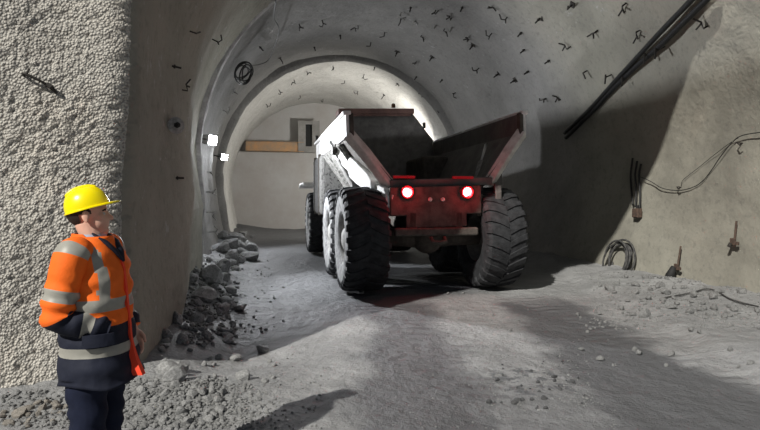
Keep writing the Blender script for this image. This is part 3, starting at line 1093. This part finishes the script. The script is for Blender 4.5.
bm = new()
nz, na = 12, 40
rings_o, rings_i = [], []
for i in range(nz):
    ph = (i / (nz - 1)) * PI / 2 * .985
    rings_o.append([hm(.110 * math.cos(ph) ** .8 * math.cos(a), .096 * math.cos(ph) ** .8 * math.sin(a) * 1.0, -.015 + .113 * math.sin(ph) ** .95 + (.008 * max(0, 1 - abs(math.sin(a)) * 5) * math.sin(ph) if True else 0)) for a in [2 * PI * k / na for k in range(na)]])
for i in range(nz):
    ph = ((nz - 1 - i) / (nz - 1)) * PI / 2 * .985
    rings_i.append([hm(.105 * math.cos(ph) ** .8 * math.cos(a), .091 * math.cos(ph) ** .8 * math.sin(a), -.015 + .106 * math.sin(ph) ** .95) for a in [2 * PI * k / na for k in range(na)]])
loft(bm, rings_o + rings_i, cap=False, closed=True)
hel = obj('hard_hat', bm, M['helmet'], PR, smooth=True, angle=50)
# brim: narrow all round, a peak at the front
bm = new()
rin, rou, rou2, rin2 = [], [], [], []
for k in range(na):
    a = 2 * PI * k / na
    pk = max(0, math.cos(a)) ** 2.2
    ex = .006 + .046 * pk
    x0, y0 = .105 * math.cos(a), .092 * math.sin(a)
    x1, y1 = (.110 + ex) * math.cos(a), (.096 + ex * .8) * math.sin(a)
    dz = -.006 * pk
    rin.append(hm(x0, y0, -.010)); rou.append(hm(x1, y1, -.014 + dz)); rou2.append(hm(x1, y1, -.020 + dz)); rin2.append(hm(x0, y0, -.020))
loft(bm, [rin, rou, rou2, rin2], cap=False, closed=True)
obj('brim', bm, M['helmet'], hel, smooth=True, angle=50)
bm = new()
tube(bm, [hm(-.075 + .14 * t_, 0, .0) + HM @ Vector((0, 0, -.013 + .113 * math.sin(math.acos(min(1, abs(-.075 + .14 * t_) / .110) ** 1.25)) ** .95)) for t_ in np.linspace(0, 1, 14)], .009, 8, True)
obj('crown_ridge', bm, M['helmet'], hel, smooth=True)

# coat
zs = list(np.arange(.715, 1.476, .0125))
KZ = [.66, .72, .80, .95, 1.08, 1.2, 1.30, 1.37, 1.415, 1.445, 1.48]
KW = [.215, .218, .212, .202, .198, .198, .196, .186, .150, .112, .086]
KD = [.196, .190, .178, .166, .158, .156, .150, .134, .115, .102, .090]
KX = [.035, .032, .025, .015, .012, .012, .006, -.004, -.010, -.010, -.008]
bm = new()
nA = 72
vr = []
for z in zs:
    w_, d_, x_ = np.interp(z, KZ, KW), np.interp(z, KZ, KD), np.interp(z, KZ, KX)
    ring_ = []
    for k in range(nA):
        a = 2 * PI * k / nA
        ca, sa = math.cos(a), math.sin(a)
        e_ = 2 / 2.35
        px_, py_ = x_ + d_ * math.copysign(abs(ca) ** e_, ca), w_ * math.copysign(abs(sa) ** e_, sa)
        wr = .006 * N(px_ * 3, py_ * 3, z * 9, 1.6) + .005 * math.sin(z * 55 + 5 * px_ - 9 * py_ + 3 * N(px_, py_, z, 5)) * sm(1.44, 1.30, z) + .006 * N(px_, py_, z, 22)
        wr *= sm(1.47, 1.38, z)
        hemz = .012 * math.sin(3 * a + 1) if z < .74 else 0
        ring_.append(Vector((px_ + ca * wr, py_ + sa * wr, z + hemz)))
    vr.append(ring_)
fs = loft(bm, vr, cap=False)
for row, z in zip(fs, zs):
    for f in row:
        c_ = f.calc_center_median()
        front_dip = -.03 * sm(0, .18, c_.x)
        zz = c_.z
        mi_ = 0 if zz > 1.015 + .02 * sm(.1, -.1, c_.x) else 1
        if 1.095 < zz < 1.150: mi_ = 2
        if .86 < zz < .91: mi_ = 2
        if zz >= 1.15 and .125 < abs(c_.y) < .168 : mi_ = 2
        f.material_index = mi_
coat = obj('coat', bm, [M['orange'], M['navy'], M['reflect']], PR, smooth=True)
sol = coat.modifiers.new('thickness', 'SOLIDIFY'); sol.thickness = .008; sol.offset = -1
tag(coat, 'orange and navy coat with pale reflective bands')


def sleeve(S_, E_, W_, sd):
    bm = new()
    pts = smoothpath([S_ + Vector((0, -sd * .075, .022)), S_ + Vector((0, sd * .004, .0)), S_ * .5 + E_ * .5 + Vector((-.012, sd * .012, 0)), E_ + Vector((-.012, sd * .004, 0)), E_ * .5 + W_ * .5, W_], 12)
    n_ = len(pts)
    L_ = [0]
    for i in range(1, n_): L_.append(L_[-1] + (pts[i] - pts[i - 1]).length)
    tot = L_[-1]
    fr = frames(pts)
    rings = []
    for i, p in enumerate(pts):
        f_ = L_[i] / tot
        r0 = float(np.interp(f_, [0, .12, .3, .6, .8, 1.0], [.066, .084, .080, .076, .068, .060]))
        t_, a_, b_ = fr[i]
        rg = []
        for k in range(32):
            an = 2 * PI * k / 32
            dv = a_ * math.cos(an) + b_ * math.sin(an)
            q = p + dv * r0
            fold = .007 * math.sin(f_ * 48 + 2.0 * math.sin(an) + 4 * N(q.x, q.y, q.z, 6)) * sm(.2, .5, f_) + .008 * N(q.x, q.y, q.z, 14)
            rg.append(q + dv * fold)
        rings.append(rg)
    fs = loft(bm, rings)
    for i, row in enumerate(fs):
        f_ = (L_[i] + L_[i + 1]) / 2 / tot
        mi_ = 0
        if .11 < f_ < .155: mi_ = 2
        if .40 < f_ < .50: mi_ = 2
        if f_ > .635: mi_ = 1
        if .80 < f_ < .88: mi_ = 2
        for f in row: f.material_index = mi_
    return obj('sleeve', bm, [M['orange'], M['navy'], M['reflect']], coat, smooth=True, angle=60)


sleeve(RS, RE, RW, -1)
sleeve(LS, LE, LW, 1)
# collar: open stand-up collar, lower in front
bm = new()
ro, ri = [], []
nK = 40
rings = []
for lev, (zz, rr) in enumerate(((0.0, .104), (.035, .098), (.07, .094), (.07, .084), (.03, .086), (0, .092))):
    rg = []
    for k in range(nK + 1):
        a = R(28) + (2 * PI - R(56)) * k / nK
        op = max(0, math.cos(a))
        z_ = 1.408 + zz - .095 * op ** 1.1
        rg.append(Vector((-.012 + (rr + .035 * op) * math.cos(a), (rr + .002 * op) * 1.02 * math.sin(a), z_)))
    rings.append(rg)
vs = [[bm.verts.new(p) for p in r] for r in rings]
for i in range(6):
    for k in range(nK):
        f = bm.faces.new((vs[i][k], vs[i][k + 1], vs[(i + 1) % 6][k + 1], vs[(i + 1) % 6][k]))
        f.material_index = 1 if i in (3, 4) else 0
bm.faces.new([vs[i][0] for i in range(6)]); bm.faces.new([vs[i][nK] for i in range(6)][::-1])
obj('collar', bm, [M['orange'], M['navy']], coat, smooth=True, angle=50)
# inner dark collar, shirt
bm = new()
for sy in (-1, 1):
    tube(bm, [(.035, sy * .066, 1.475), (.085, sy * .052, 1.435), (.125, sy * .022, 1.385), (.148, sy * .004, 1.34)], [.014, .026, .026, .014], 8, True, .5)
obj('inner_collar', bm, M['navy'], coat, smooth=True)
bm = new(); lathe(bm, [(.064, 0), (.070, -.055), (.085, -.10), (.080, -.10), (.064, -.05)], 'Z', (-.004, 0, 1.475), 28)
obj('shirt', bm, M['shirt'], PR, smooth=True)
# front placket with red-orange edge flaring at the hem
bm = new()
pts = []
rings = []
for z in np.arange(.735, 1.36, .02):
    fx = np.interp(z, KZ, KX) + np.interp(z, KZ, KD)
    fl_ = .040 * sm(.95, .70, z)
    y_ = -.005 + .01 * math.sin(z * 14)
    rings.append([Vector((fx - .012, y_ - .006 - fl_ * .7, z)), Vector((fx + .008 + fl_, y_ - .008 - fl_ * .5, z)), Vector((fx + .010 + fl_, y_ + .008, z)), Vector((fx - .012, y_ + .012, z))])
fs = loft(bm, rings)
for row in fs:
    c_ = row[0].calc_center_median()
    for k, f in enumerate(row):
        f.material_index = 0
obj('placket', bm, [M['redorange']], coat, smooth=True, angle=40)
# pocket flap on the right front
bm = new()
rings = []
for t_ in np.linspace(0, 1, 8):
    a = -R(38) - R(42) * t_
    w_, d_, x_ = .206, .17, .017
    q = Vector((x_ + (d_ + .012) * math.cos(a), (w_ + .012) * math.sin(a), 0))
    n_ = Vector((math.cos(a), math.sin(a), 0)) * .01
    rings.append([q + Vector((0, 0, .985)) - n_ * 2, q + n_ + Vector((0, 0, .985)), q + n_ * 1.6 + Vector((0, 0, .925)), q - n_ * 2 + Vector((0, 0, .925))])
loft(bm, rings)
obj('pocket_flap', bm, M['navy'], coat, smooth=True, angle=40)
# trousers
bm = new()
loft(bm, [[Vector((b_ * math.cos(k * PI / 12) - .005, a_ * math.sin(k * PI / 12), z)) for k in range(24)] for z, a_, b_ in ((.75, .17, .125), (.90, .18, .13), (1.02, .165, .12))])
for sy in (-1, 1):
    tube(bm, [(-.005, sy * .085, .86), (.0, sy * .092, .74), (.008, sy * .098, .48), (-.008, sy * .105, .30), (-.02, sy * .108, .12)], [.105, .103, .085, .078, .076], 18, True)
tr = obj('trousers', bm, [M['trouser']], PR)
me = remesh(tr, .012, 2, .5)
if not me.materials: me.materials.append(M['trouser'])
for v in me.vertices:
    c_ = v.co
    k_ = .006 * math.sin(c_.z * 60 + 6 * c_.y + 3 * N(c_.x, c_.y, c_.z, 6))
    v.co.x += k_ * (1 if c_.x > 0 else -1)
for sy in (-1, 1):
    bm = new()
    ell(bm, (.055, sy * .112, .055), (.145, .056, .058))
    tube(bm, [(-.03, sy * .108, .05), (-.03, sy * .108, .20)], [.062, .062], 16)
    bo = obj('boot', bm, [M['boot']], PR)
    mb = remesh(bo, .010, 2, .5)
    for v in mb.vertices:
        v.co.z = max(v.co.z, .006)
    bm = new()
    ol = []
    for k in range(28):
        a = 2 * PI * k / 28
        ol.append((.045 + .155 * math.cos(a), sy * .112 + .058 * math.sin(a)))
    loft(bm, [[Vector((x, y, -.004)) for x, y in ol], [Vector((x, y, .024)) for x, y in ol]])
    obj('sole', bm, M['black'], bo)

# ------------------------------------------------------------------ loose rock
rock_meshes = []
for k in range(18):
    bm = new()
    bmesh.ops.create_icosphere(bm, subdivisions=2, radius=.5)
    pls = [(Vector((random.gauss(0, 1), random.gauss(0, 1), random.gauss(0, 1))).normalized(), random.uniform(.26, .40)) for _ in range(13)]
    for v in bm.verts:
        for n_, d_ in pls:
            e_ = v.co.dot(n_) - d_
            if e_ > 0: v.co -= n_ * e_
    for v in bm.verts:
        v.co += Vector((random.uniform(-1, 1), random.uniform(-1, 1), random.uniform(-1, 1))) * .012
    me = bpy.data.meshes.new('rock'); bm.to_mesh(me); bm.free()
    me.materials.append(M['rock'] if k < 7 else M['rock_tan'] if k < 10 else M['rock_bank'] if k < 14 else M['rock_dark'])
    rock_meshes.append(me)


def px_ground(px, py):
    d = ray(px, py)
    t_ = 1.5
    while t_ < 40:
        p = CAM + d * t_
        if p.z < gz(p.x, p.y): break
        t_ += .02
    return p


ROCKS = []


def put_rock(x, y, size, label, group, tan=False, sink=.12):
    me = rock_meshes[random.randrange(*{True: (7, 10), 'bank': (10, 14), 'dark': (14, 18)}.get(tan, (0, 7)))]
    o = bpy.data.objects.new('rock', me)
    COL.objects.link(o)
    sx_, sy_, sz_ = size * random.uniform(.8, 1.3), size * random.uniform(.7, 1.1), size * random.uniform(.6, .95)
    o.scale = (sx_, sy_, sz_)
    o.rotation_euler = (random.uniform(-.5, .5), random.uniform(-.5, .5), random.uniform(0, 6.28))
    o.location = (x, y, gz(x, y) + sz_ * (.36 - sink))
    ROCKS.append((x, y, size))
    return tag(o, label, 'rock', group)


def zone(n, poly, smin, smax, label, group, tan=False, tries=40):
    k = 0
    while k < n and tries > 0:
        px, py = random.uniform(poly[0], poly[2]), random.uniform(poly[1], poly[3])
        p = px_ground(px, py)
        s, lat = sl(p.x, p.y)
        size = smin * (smax / smin) ** (random.random() ** 1.6)
        if s > SP and not (-4.72 < lat < 4.6):
            tries -= 1; continue
        if s <= SP + .25 and lat < -4.15 + size and s > SP - .42 * (abs(lat) - 4.2) - .1 - size * .5:
            tries -= 1; continue
        if any((p.x - a) ** 2 + (p.y - b) ** 2 < (.36 * (size + c_)) ** 2 for a, b, c_ in ROCKS):
            tries -= 1; continue
        put_rock(p.x, p.y, size, label, group, tan)
        k += 1


def big(px, py, size, label):
    p = px_ground(px, py)
    put_rock(p.x, p.y, size, label, 'large blocks of broken rock')


big(213, 283, .62, 'large pale block leaning below the upper floodlight')
big(224, 272, .5, 'pale block just behind the largest block of the left bank')
big(205, 300, .5, 'grey block in front of the largest block of the left bank')
big(237, 243, .7, 'pale slab at the far end of the left rock bank')
big(240, 311, .26, 'dark block lying alone on the road edge beside the left bank')
big(262, 352, .17, 'rock on the shadow edge, nearest the road, left of the middle')
big(178, 372, .20, 'shaded block against the foot of the dark left wall')
big(142, 392, .12, 'pale block at the foot of the portal corner behind the person')
zone(80, (134, 386, 222, 430), .035, .12, 'small broken rock in the sunlit heap right of the person', 'rocks of the sunlit heap')
zone(14, (216, 378, 262, 428), .03, .07, 'small stone scattered right of the sunlit heap beside the person shadow', 'stones beside the sunlit heap')
zone(16, (195, 350, 275, 384), .05, .11, 'small rock scattered along the edge of the portal shadow', 'rocks along the shadow edge')
zone(26, (160, 318, 250, 384), .09, .28, 'shaded rock of the bank along the dark left wall', 'shaded rocks of the left bank')
zone(30, (190, 262, 236, 318), .10, .30, 'lamp-lit rock of the bank below the upper floodlight', 'lamp-lit rocks of the left bank')
zone(26, (222, 236, 252, 264), .25, .6, 'rock of the far bank at the left wall before the back wall', 'rocks of the far left bank')
zone(20, (0, 398, 66, 430), .05, .14, 'tan rock at the foot of the rough wall left of the person', 'rocks under the rough portal wall', True)
zone(60, (600, 274, 760, 318), .08, .25, 'small grey rock of the bank along the sunlit right wall', 'rocks of the right bank', 'bank')
zone(26, (575, 290, 760, 372), .05, .10, 'small stone on the low berm beside the right track', 'stones on the right berm', 'bank')
zone(40, (488, 355, 585, 410), .025, .065, 'dark stone in the loose patch on the road foreground', 'stones of the loose patch', 'dark')
zone(14, (390, 292, 560, 345), .035, .07, 'small stone on the sunlit road behind the truck', 'stones on the sunlit road', 'bank')

# gravel: fine chips nobody could count
bm = new()
ico = bmesh.new(); bmesh.ops.create_icosphere(ico, subdivisions=1, radius=1.0)
icov = [v.co.copy() for v in ico.verts]; icof = [[v.index for v in f.verts] for f in ico.faces]; ico.free()


def chips(n, box, smin, smax):
    for _ in range(n):
        p = px_ground(random.uniform(box[0], box[2]), random.uniform(box[1], box[3]))
        s, lat = sl(p.x, p.y)
        if s > SP and not (-4.5 < lat < 4.5): continue
        if s <= SP + .3 and lat < -4.2 and s > SP - .1: continue
        sz = random.uniform(smin, smax)
        rot = Matrix.Rotation(random.uniform(0, 6.28), 3, 'Z') @ Matrix.Rotation(random.uniform(-1, 1), 3, 'X')
        dm = Vector((random.uniform(.7, 1.3), random.uniform(.6, 1), random.uniform(.45, .8)))
        vs = [bm.verts.new(Vector((p.x, p.y, gz(p.x, p.y) + sz * .25)) + rot @ Vector([c * d * sz * random.uniform(.8, 1.15) for c, d in zip(q, dm)])) for q in icov]
        for f in icof: bm.faces.new([vs[i] for i in f])


chips(900, (125, 380, 225, 430), .008, .028)
chips(140, (225, 350, 330, 430), .005, .014)
chips(220, (205, 385, 252, 430), .007, .022)
chips(120, (232, 385, 280, 430), .006, .016)
chips(350, (0, 392, 130, 430), .008, .028)
chips(330, (185, 255, 238, 345), .02, .055)
chips(70, (225, 258, 285, 335), .012, .035)
chips(700, (590, 272, 760, 330), .010, .030)
chips(260, (380, 290, 620, 430), .004, .010)
chips(160, (480, 355, 590, 412), .005, .013)
tag(obj('gravel', bm, M['rock_bank']), 'fine grey stone chips strewn over the road and banks', 'gravel', kind='stuff')


# ------------------------------------------------------------------ steel hooks sticking out of the vault
def hook_mesh(kind):
    bm = new()
    r_ = .014
    if kind == 0:
        tube(bm, [(0, 0, -.05), (0, 0, .12), (.07, .02, .16), (.16, .03, .10)], r_, 6); tube(bm, [(0, 0, .10), (-.06, .03, .15)], r_, 6)
    elif kind == 1:
        tube(bm, [(0, 0, -.05), (.01, 0, .14), (.13, -.02, .17)], r_, 6); bx(bm, (0, 0, .01), (.12, .09, .02))
    elif kind == 2:
        tube(bm, [(0, 0, -.05), (0, 0, .10), (.10, 0, .06), (.2, 0, .12)], r_, 6); tube(bm, [(.08, 0, .07), (.06, .08, .13)], r_, 6)
    else:
        tube(bm, [(0, 0, -.05), (0, 0, .16)], .016, 6); bx(bm, (0, 0, .01), (.13, .13, .015)); tube(bm, [(0, 0, .05), (0, 0, .075)], .03, 6)
    return bm


hooks = []
for k in range(4):
    for mm in ('steel', 'palesteel'):
        bmh = hook_mesh(k)
        me = bpy.data.meshes.new('hook'); bmesh.ops.recalc_face_normals(bmh, faces=bmh.faces); bmh.to_mesh(me); bmh.free(); me.materials.append(M[mm]); hooks.append(me)


def hook(px, py, label, group, pale=False, size=1.25, name='wire_hook', cat='hook'):
    p, n_ = onwall(px, py, -.02)
    o = bpy.data.objects.new(name, hooks[random.randrange(4) * 2 + (1 if pale else 0)])
    COL.objects.link(o)
    o.location = p
    q = n_.to_track_quat('Z', 'Y').to_matrix() @ Matrix.Rotation(random.uniform(0, 6.28), 3, 'Z')
    o.rotation_euler = q.to_euler()
    o.scale = (size,) * 3
    return tag(o, label, cat, group)


NEARV = [(411, 6), (463, 6), (436, 9), (452, 17), (401, 18), (490, 5), (422, 34), (492, 33), (522, 32), (525, 49), (570, 47), (572, 5), (626, 3), (550, 60), (515, 80), (529, 71),
         (469, 39), (547, 98), (562, 99), (498, 74), (473, 45), (540, 18), (598, 30), (508, 16), (445, 28), (588, 70), (640, 30)]
MIDV = [(358, 26), (371, 42), (397, 52), (314, 46), (432, 57), (322, 20), (299, 24), (443, 79), (479, 68), (259, 46), (340, 34), (416, 62), (280, 58), (456, 92), (385, 32)]
FARV = [(333, 66), (307, 72), (323, 99), (358, 91), (364, 75), (384, 95), (425, 94), (417, 76), (279, 90), (294, 80), (440, 108), (400, 84), (345, 80), (266, 104), (300, 95), (375, 66)]
LEFTV = [(189, 31), (183, 90), (161, 121), (214, 40), (172, 66), (150, 150), (175, 178)]
for q in NEARV: hook(*q, 'small dark bent steel hook poking from the grey vault above the truck', 'steel hooks of the near vault')
for q in MIDV: hook(*q, 'small dark steel hook on the dim middle vault before the bright stretch', 'steel hooks of the middle vault')
for i, q in enumerate(FARV): hook(*q, 'small steel hook on the bright inner vault above the dump truck', 'steel hooks of the bright inner vault', False, 1.3)
for q in LEFTV: hook(*q, 'small steel hook on the unlit left wall before the floodlights', 'steel hooks of the dark left wall', False, .8)
for q in [(202, 172), (199, 192), (199, 212), (200, 232), (203, 250), (218, 108), (228, 88)]:
    o = hook(*q, 'pale steel stub sticking out of the edge of the dark left lining', 'pale stubs on the lining edge', True, 1.0, 'steel_stub', 'stub')
    p, n_ = onwall(q[0], q[1], .18); o.location = p
for q in [(401, 12), (436, 24), (452, 27), (418, 22)]:
    hook(*q, 'pale dusty plate and bolt high on the grey vault', 'pale bolts of the near vault', True, 1.2, 'rock_bolt', 'bolt')

# disc plate on the dark left wall
p, n_ = onwall(167, 125, .10)
t = empty('bolt_plate', p, 0, 'pale round bolt plate alone on the unlit left wall', 'bolt plate')
q = (n_ * .45 - U * .9).normalized().to_track_quat('Z', 'Y').to_matrix().to_4x4()
bm = new(); lathe(bm, [(.001, .03), (.05, .028), (.10, .008), (.10, 0), (.001, 0)], 'Z', (0, 0, 0), 20); bm.transform(q); obj('plate', bm, M['palesteel'], t)
bm = new(); tube(bm, [(0, 0, 0), (0, 0, .11)], .018, 8); tube(bm, [(0, 0, .03), (0, 0, .06)], .035, 6); bm.transform(q); obj('bolt', bm, M['steel'], t)


# ------------------------------------------------------------------ cables
def cable(name, pix, r_, off, label, cat, m_='cable', group=None, k=6, sag=None):
    pts = [onwall(px, py, off)[0] for px, py in pix]
    bm = new()
    tube(bm, smoothpath(pts, k), r_, 8)
    return tag(obj(name, bm, M[m_], smooth=True), label, cat, group)


cable('cable', [(570, 132), (596, 107), (620, 80), (650, 47), (672, 23), (694, 0), (712, -20)], .050, .16, 'upper of two thick dark cables slung across the right vault', 'cable')
cable('cable', [(570, 137), (597, 110), (613, 92), (640, 65), (662, 46), (684, 24), (708, 0), (724, -16)], .055, .12, 'lower of two thick dark cables slung across the right vault', 'cable')
for px, py in ((613, 74), (664, 47), (630, 76), (653, 52)):
    p, n_ = onwall(px, py, 0)
    bm = new(); tube(bm, [p - n_ * .03, p + n_ * .22], .014, 6); tube(bm, [p + n_ * .20 + Vector((0, 0, .06)), p + n_ * .22 - Vector((0, 0, .14))], .018, 6)
    lab = {613: 'dark hanger holding the slung cables at their lower end', 664: 'dark hanger on the lower slung cable near its top', 630: 'short dark hanger between the ends of the slung cables', 653: 'dark hanger midway along the lower slung cable'}[px]
    tag(obj('cable_hanger', bm, M['steel']), lab, 'hanger', 'hangers of the slung cables')
hook(708, 26, 'dark bracket right of the slung cables near the sunlit wall', None, False, 1.2, 'steel_bracket', 'bracket')
cable('wire', [(640, 176), (652, 181), (664, 188), (680, 190.5), (696, 187), (706, 180), (714, 170), (722, 158), (734, 143), (746, 135), (775, 131)], .008, .05, 'black wire sagging low across the sunlit right wall', 'wire')
cable('wire', [(683, 186), (685, 180), (700, 168), (716, 155), (732, 143), (740, 138)], .005, .04, 'thin straight wire above the sagging one on the right wall', 'wire')
for px, py, lab in ((681, 187, 'small hook holding the lower bend of the sagging wire'), (742, 143, 'small hook under the upper end of the sagging wire')):
    p, n_ = onwall(px, py, 0)
    bm = new(); tube(bm, [p - n_ * .03, p + n_ * .09, p + n_ * .12 + Vector((0, 0, -.04)) - U * .07, p + n_ * .12 + Vector((0, 0, -.01)) - U * .13], .011, 6)
    tag(obj('wire_hook', bm, M['steel']), lab, 'hook')
for i, (x, lab) in enumerate(((633, 'leftmost of three cable tails hanging at the shadow edge of the right wall'), (637.5, 'middle of three cable tails hanging at the shadow edge of the right wall'), (641.5, 'rightmost of three cable tails hanging at the shadow edge of the right wall'))):
    cable('hanging_cable', [(x + 2, 158 + 3 * i), (x, 175), (x + 1, 192), (x + .5 + (0 if i else 2), 205 + 2 * i)], .022, .06, lab, 'cable', group='cable tails on the right wall')
p, n_ = onwall(640, 213, .07)
t = empty('junction_box', p, TH, 'small rusty box under the hanging cable tails', 'box')
bm = new(); bx(bm, (0, 0, 0), (.12, .18, .20)); obj('case', bm, M['rust'], t, bevel=.015)
bm = new(); bx(bm, (-.065, 0, 0), (.012, .15, .17)); obj('lid', bm, M['rust'], t, bevel=.004)
bm = new(); tube(bm, [(0, 0, .1), (0, 0, .17)], .03, 8); obj('gland', bm, M['black'], t)

# hose coil leaning at the wall foot
p, n_ = onwall(625, 259, .16)
bm = new(); pts = []
for k in range(5 * 22):
    a = 2 * PI * k / 22
    turn = k / 22
    rr = .36 + .05 * math.sin(turn * 2.3)
    tilt = .16 + .03 * math.sin(turn * 1.7)
    c_ = Vector((0, 0, .0)) + U * (.05 * math.sin(turn * 3.1) + .02) + Vector((0, 0, .02 * math.cos(turn * 2)))
    rad = U * math.cos(a) * rr * (1.0 + .12 * math.sin(turn * 1.9)) + Vector((0, 0, 1)) * math.sin(a) * rr
    pts.append(p + c_ + rad - n_ * (.05 * turn - .10) * .8 - n_ * tilt * math.sin(a) * .5)
tube(bm, pts, .022, 8)
tag(obj('hose_coil', bm, M['hose'], smooth=True), 'coil of dark hose leaning against the foot of the right wall', 'hose')

# rods with plates on the right wall
for (x0, y0, x1, y1, px, py, lab) in ((739, 221, 738, 236, 737, 243, 'rusty rod with a clamp plate high on the sunlit right wall'), (683, 246, 681, 262, 680, 268, 'rusty rod with a black sleeve low on the right wall')):
    a, na_ = onwall(x0, y0, .05); b, nb_ = onwall(x1, y1, .06); c_, nc_ = onwall(px, py, .06)
    t = empty('anchor_rod', c_, TH, lab, 'rod')
    bm = new(); tube(bm, [a - c_, b - c_, Vector((0, 0, -.04))], .017, 8); bm.transform(Matrix.Rotation(-TH, 4, 'Z')); obj('rod', bm, M['rust'], t)
    bm = new(); bx(bm, (0, .02, .02), (.04, .10, .12)); bx(bm, (-.02, -.08, .0), (.04, .06, .06)); obj('clamp_plate', bm, M['rust'], t, bevel=.01)
    bm = new(); tube(bm, [(-.03, .03, 0), (-.05, .05, -.07)], .03, 8); obj('nut', bm, M['steel'], t)
    if px == 680:
        bm = new(); tube(bm, [(-.04, .04, .02), (-.07, .10, -.16), (-.10, .17, -.36)], [.05, .085, .06], 8); obj('rubber_sleeve', bm, M['black'], t, smooth=True)


# cable lying in the rubble of the right bank
def gpath(pix, r_):
    return smoothpath([px_ground(px, py) + Vector((0, 0, r_ * 1.2 + .02)) for px, py in pix], 6)


bm = new(); tube(bm, gpath([(664, 300), (680, 297), (694, 294), (706, 291), (716, 293), (728, 300), (742, 305), (758, 309)], .012), .012, 8)
tag(obj('cable', bm, M['hose'], smooth=True), 'dark cable lying along the rubble under the right wall', 'cable')

# rebar hook on the portal face at the left
def on_face(px, py, off=.06):
    """point in front of the portal's left face"""
    d = ray(px, py); t_ = 2.5
    while t_ < 9:
        p = CAM + d * t_
        s, lat = sl(p.x, p.y)
        if s > SP - .28 * .8 * max(0, -lat - 4.25 - .3): break
        t_ += .01
    return p - U * off


bm = new()
tube(bm, smoothpath([on_face(24, 76, .0), on_face(27, 75, .06), on_face(36, 79, .07), on_face(44, 83, .06), on_face(51, 87, .05)], 5), .011, 8)
t = tag(obj('steel_hook', bm, M['steel'], smooth=True), 'dark bent steel bar sticking out of the rough wall above the person', 'hook')
bm = new(); tube(bm, [on_face(30, 76, .07), on_face(34, 71, .09)], .008, 6); obj('prong', bm, M['steel'], t)
bm = new(); tube(bm, [on_face(49, 85, .05), on_face(53, 88, .05), on_face(58, 94, .03)], [.016, .022, .010], 8); obj('flattened_end', bm, M['steel'], t)

# coil of cable on the left rib and the cable feeding it
p, n_ = onwall(235, 66, .25)
bm = new(); pts = []
ax = n_.cross(U).normalized()
for k in range(6 * 24):
    a = 2 * PI * k / 24; turn = k / 24
    rr = .23 + .11 * N(turn * 1.3, 0, 4.2) + .05 * math.sin(turn * 2.6)
    e2 = (-U * .45 + n_ * .9).normalized().cross(ax)
    pts.append(p + ax * (math.cos(a) * rr + .10 * N(turn * .9, 3, 1)) + e2 * (math.sin(a) * rr * 1.15 - .10 * rr) + n_ * (.03 * turn - .05 + .05 * math.sin(a * 1.0 + turn)))
tube(bm, pts, .018, 8)
tag(obj('cable_coil', bm, M['cable'], smooth=True), 'coil of black cable hung on the lining edge above the floodlights', 'cable')
cable('wire', [(264, -12), (266, 8), (272, 20), (268, 38), (262, 52), (252, 57), (242, 58)], .012, .30, 'thin black wire dropping from the vault to the cable coil', 'wire')

# ------------------------------------------------------------------ daylight from outside
sun = bpy.data.lights.new('sun', 'SUN')
sun.energy = 4.8
sun.color = (1.0, .97, .905)
sun.angle = R(0.9)
so = bpy.data.objects.new('sun', sun)
COL.objects.link(so)
az, el = R(34.5), R(38)
L_ = Vector((math.sin(az) * math.cos(el), math.cos(az) * math.cos(el), -math.sin(el)))
so.rotation_euler = (-L_).to_track_quat('Z', 'Y').to_euler()
so.location = -L_ * 30

w = bpy.data.worlds.new('sky')
SC.world = w
w.use_nodes = True
w.node_tree.nodes['Background'].inputs[0].default_value = (.62, .74, .95, 1)
w.node_tree.nodes['Background'].inputs[1].default_value = 0.14

# ------------------------------------------------------------------ camera
cd = bpy.data.cameras.new('camera')
cd.sensor_width = 36
cd.lens = 36 * F / 760
cd.clip_end = 200
co = bpy.data.objects.new('camera', cd)
COL.objects.link(co)
co.location = CAM
co.rotation_euler = (PI / 2 - PITCH, 0, 0)
SC.camera = co

vs_ = SC.view_settings
vs_.view_transform = 'Standard'
vs_.look = 'None'
vs_.gamma = 1
vs_.use_curve_mapping = False
vs_.exposure = 0.0
SC.cycles.use_denoising = True
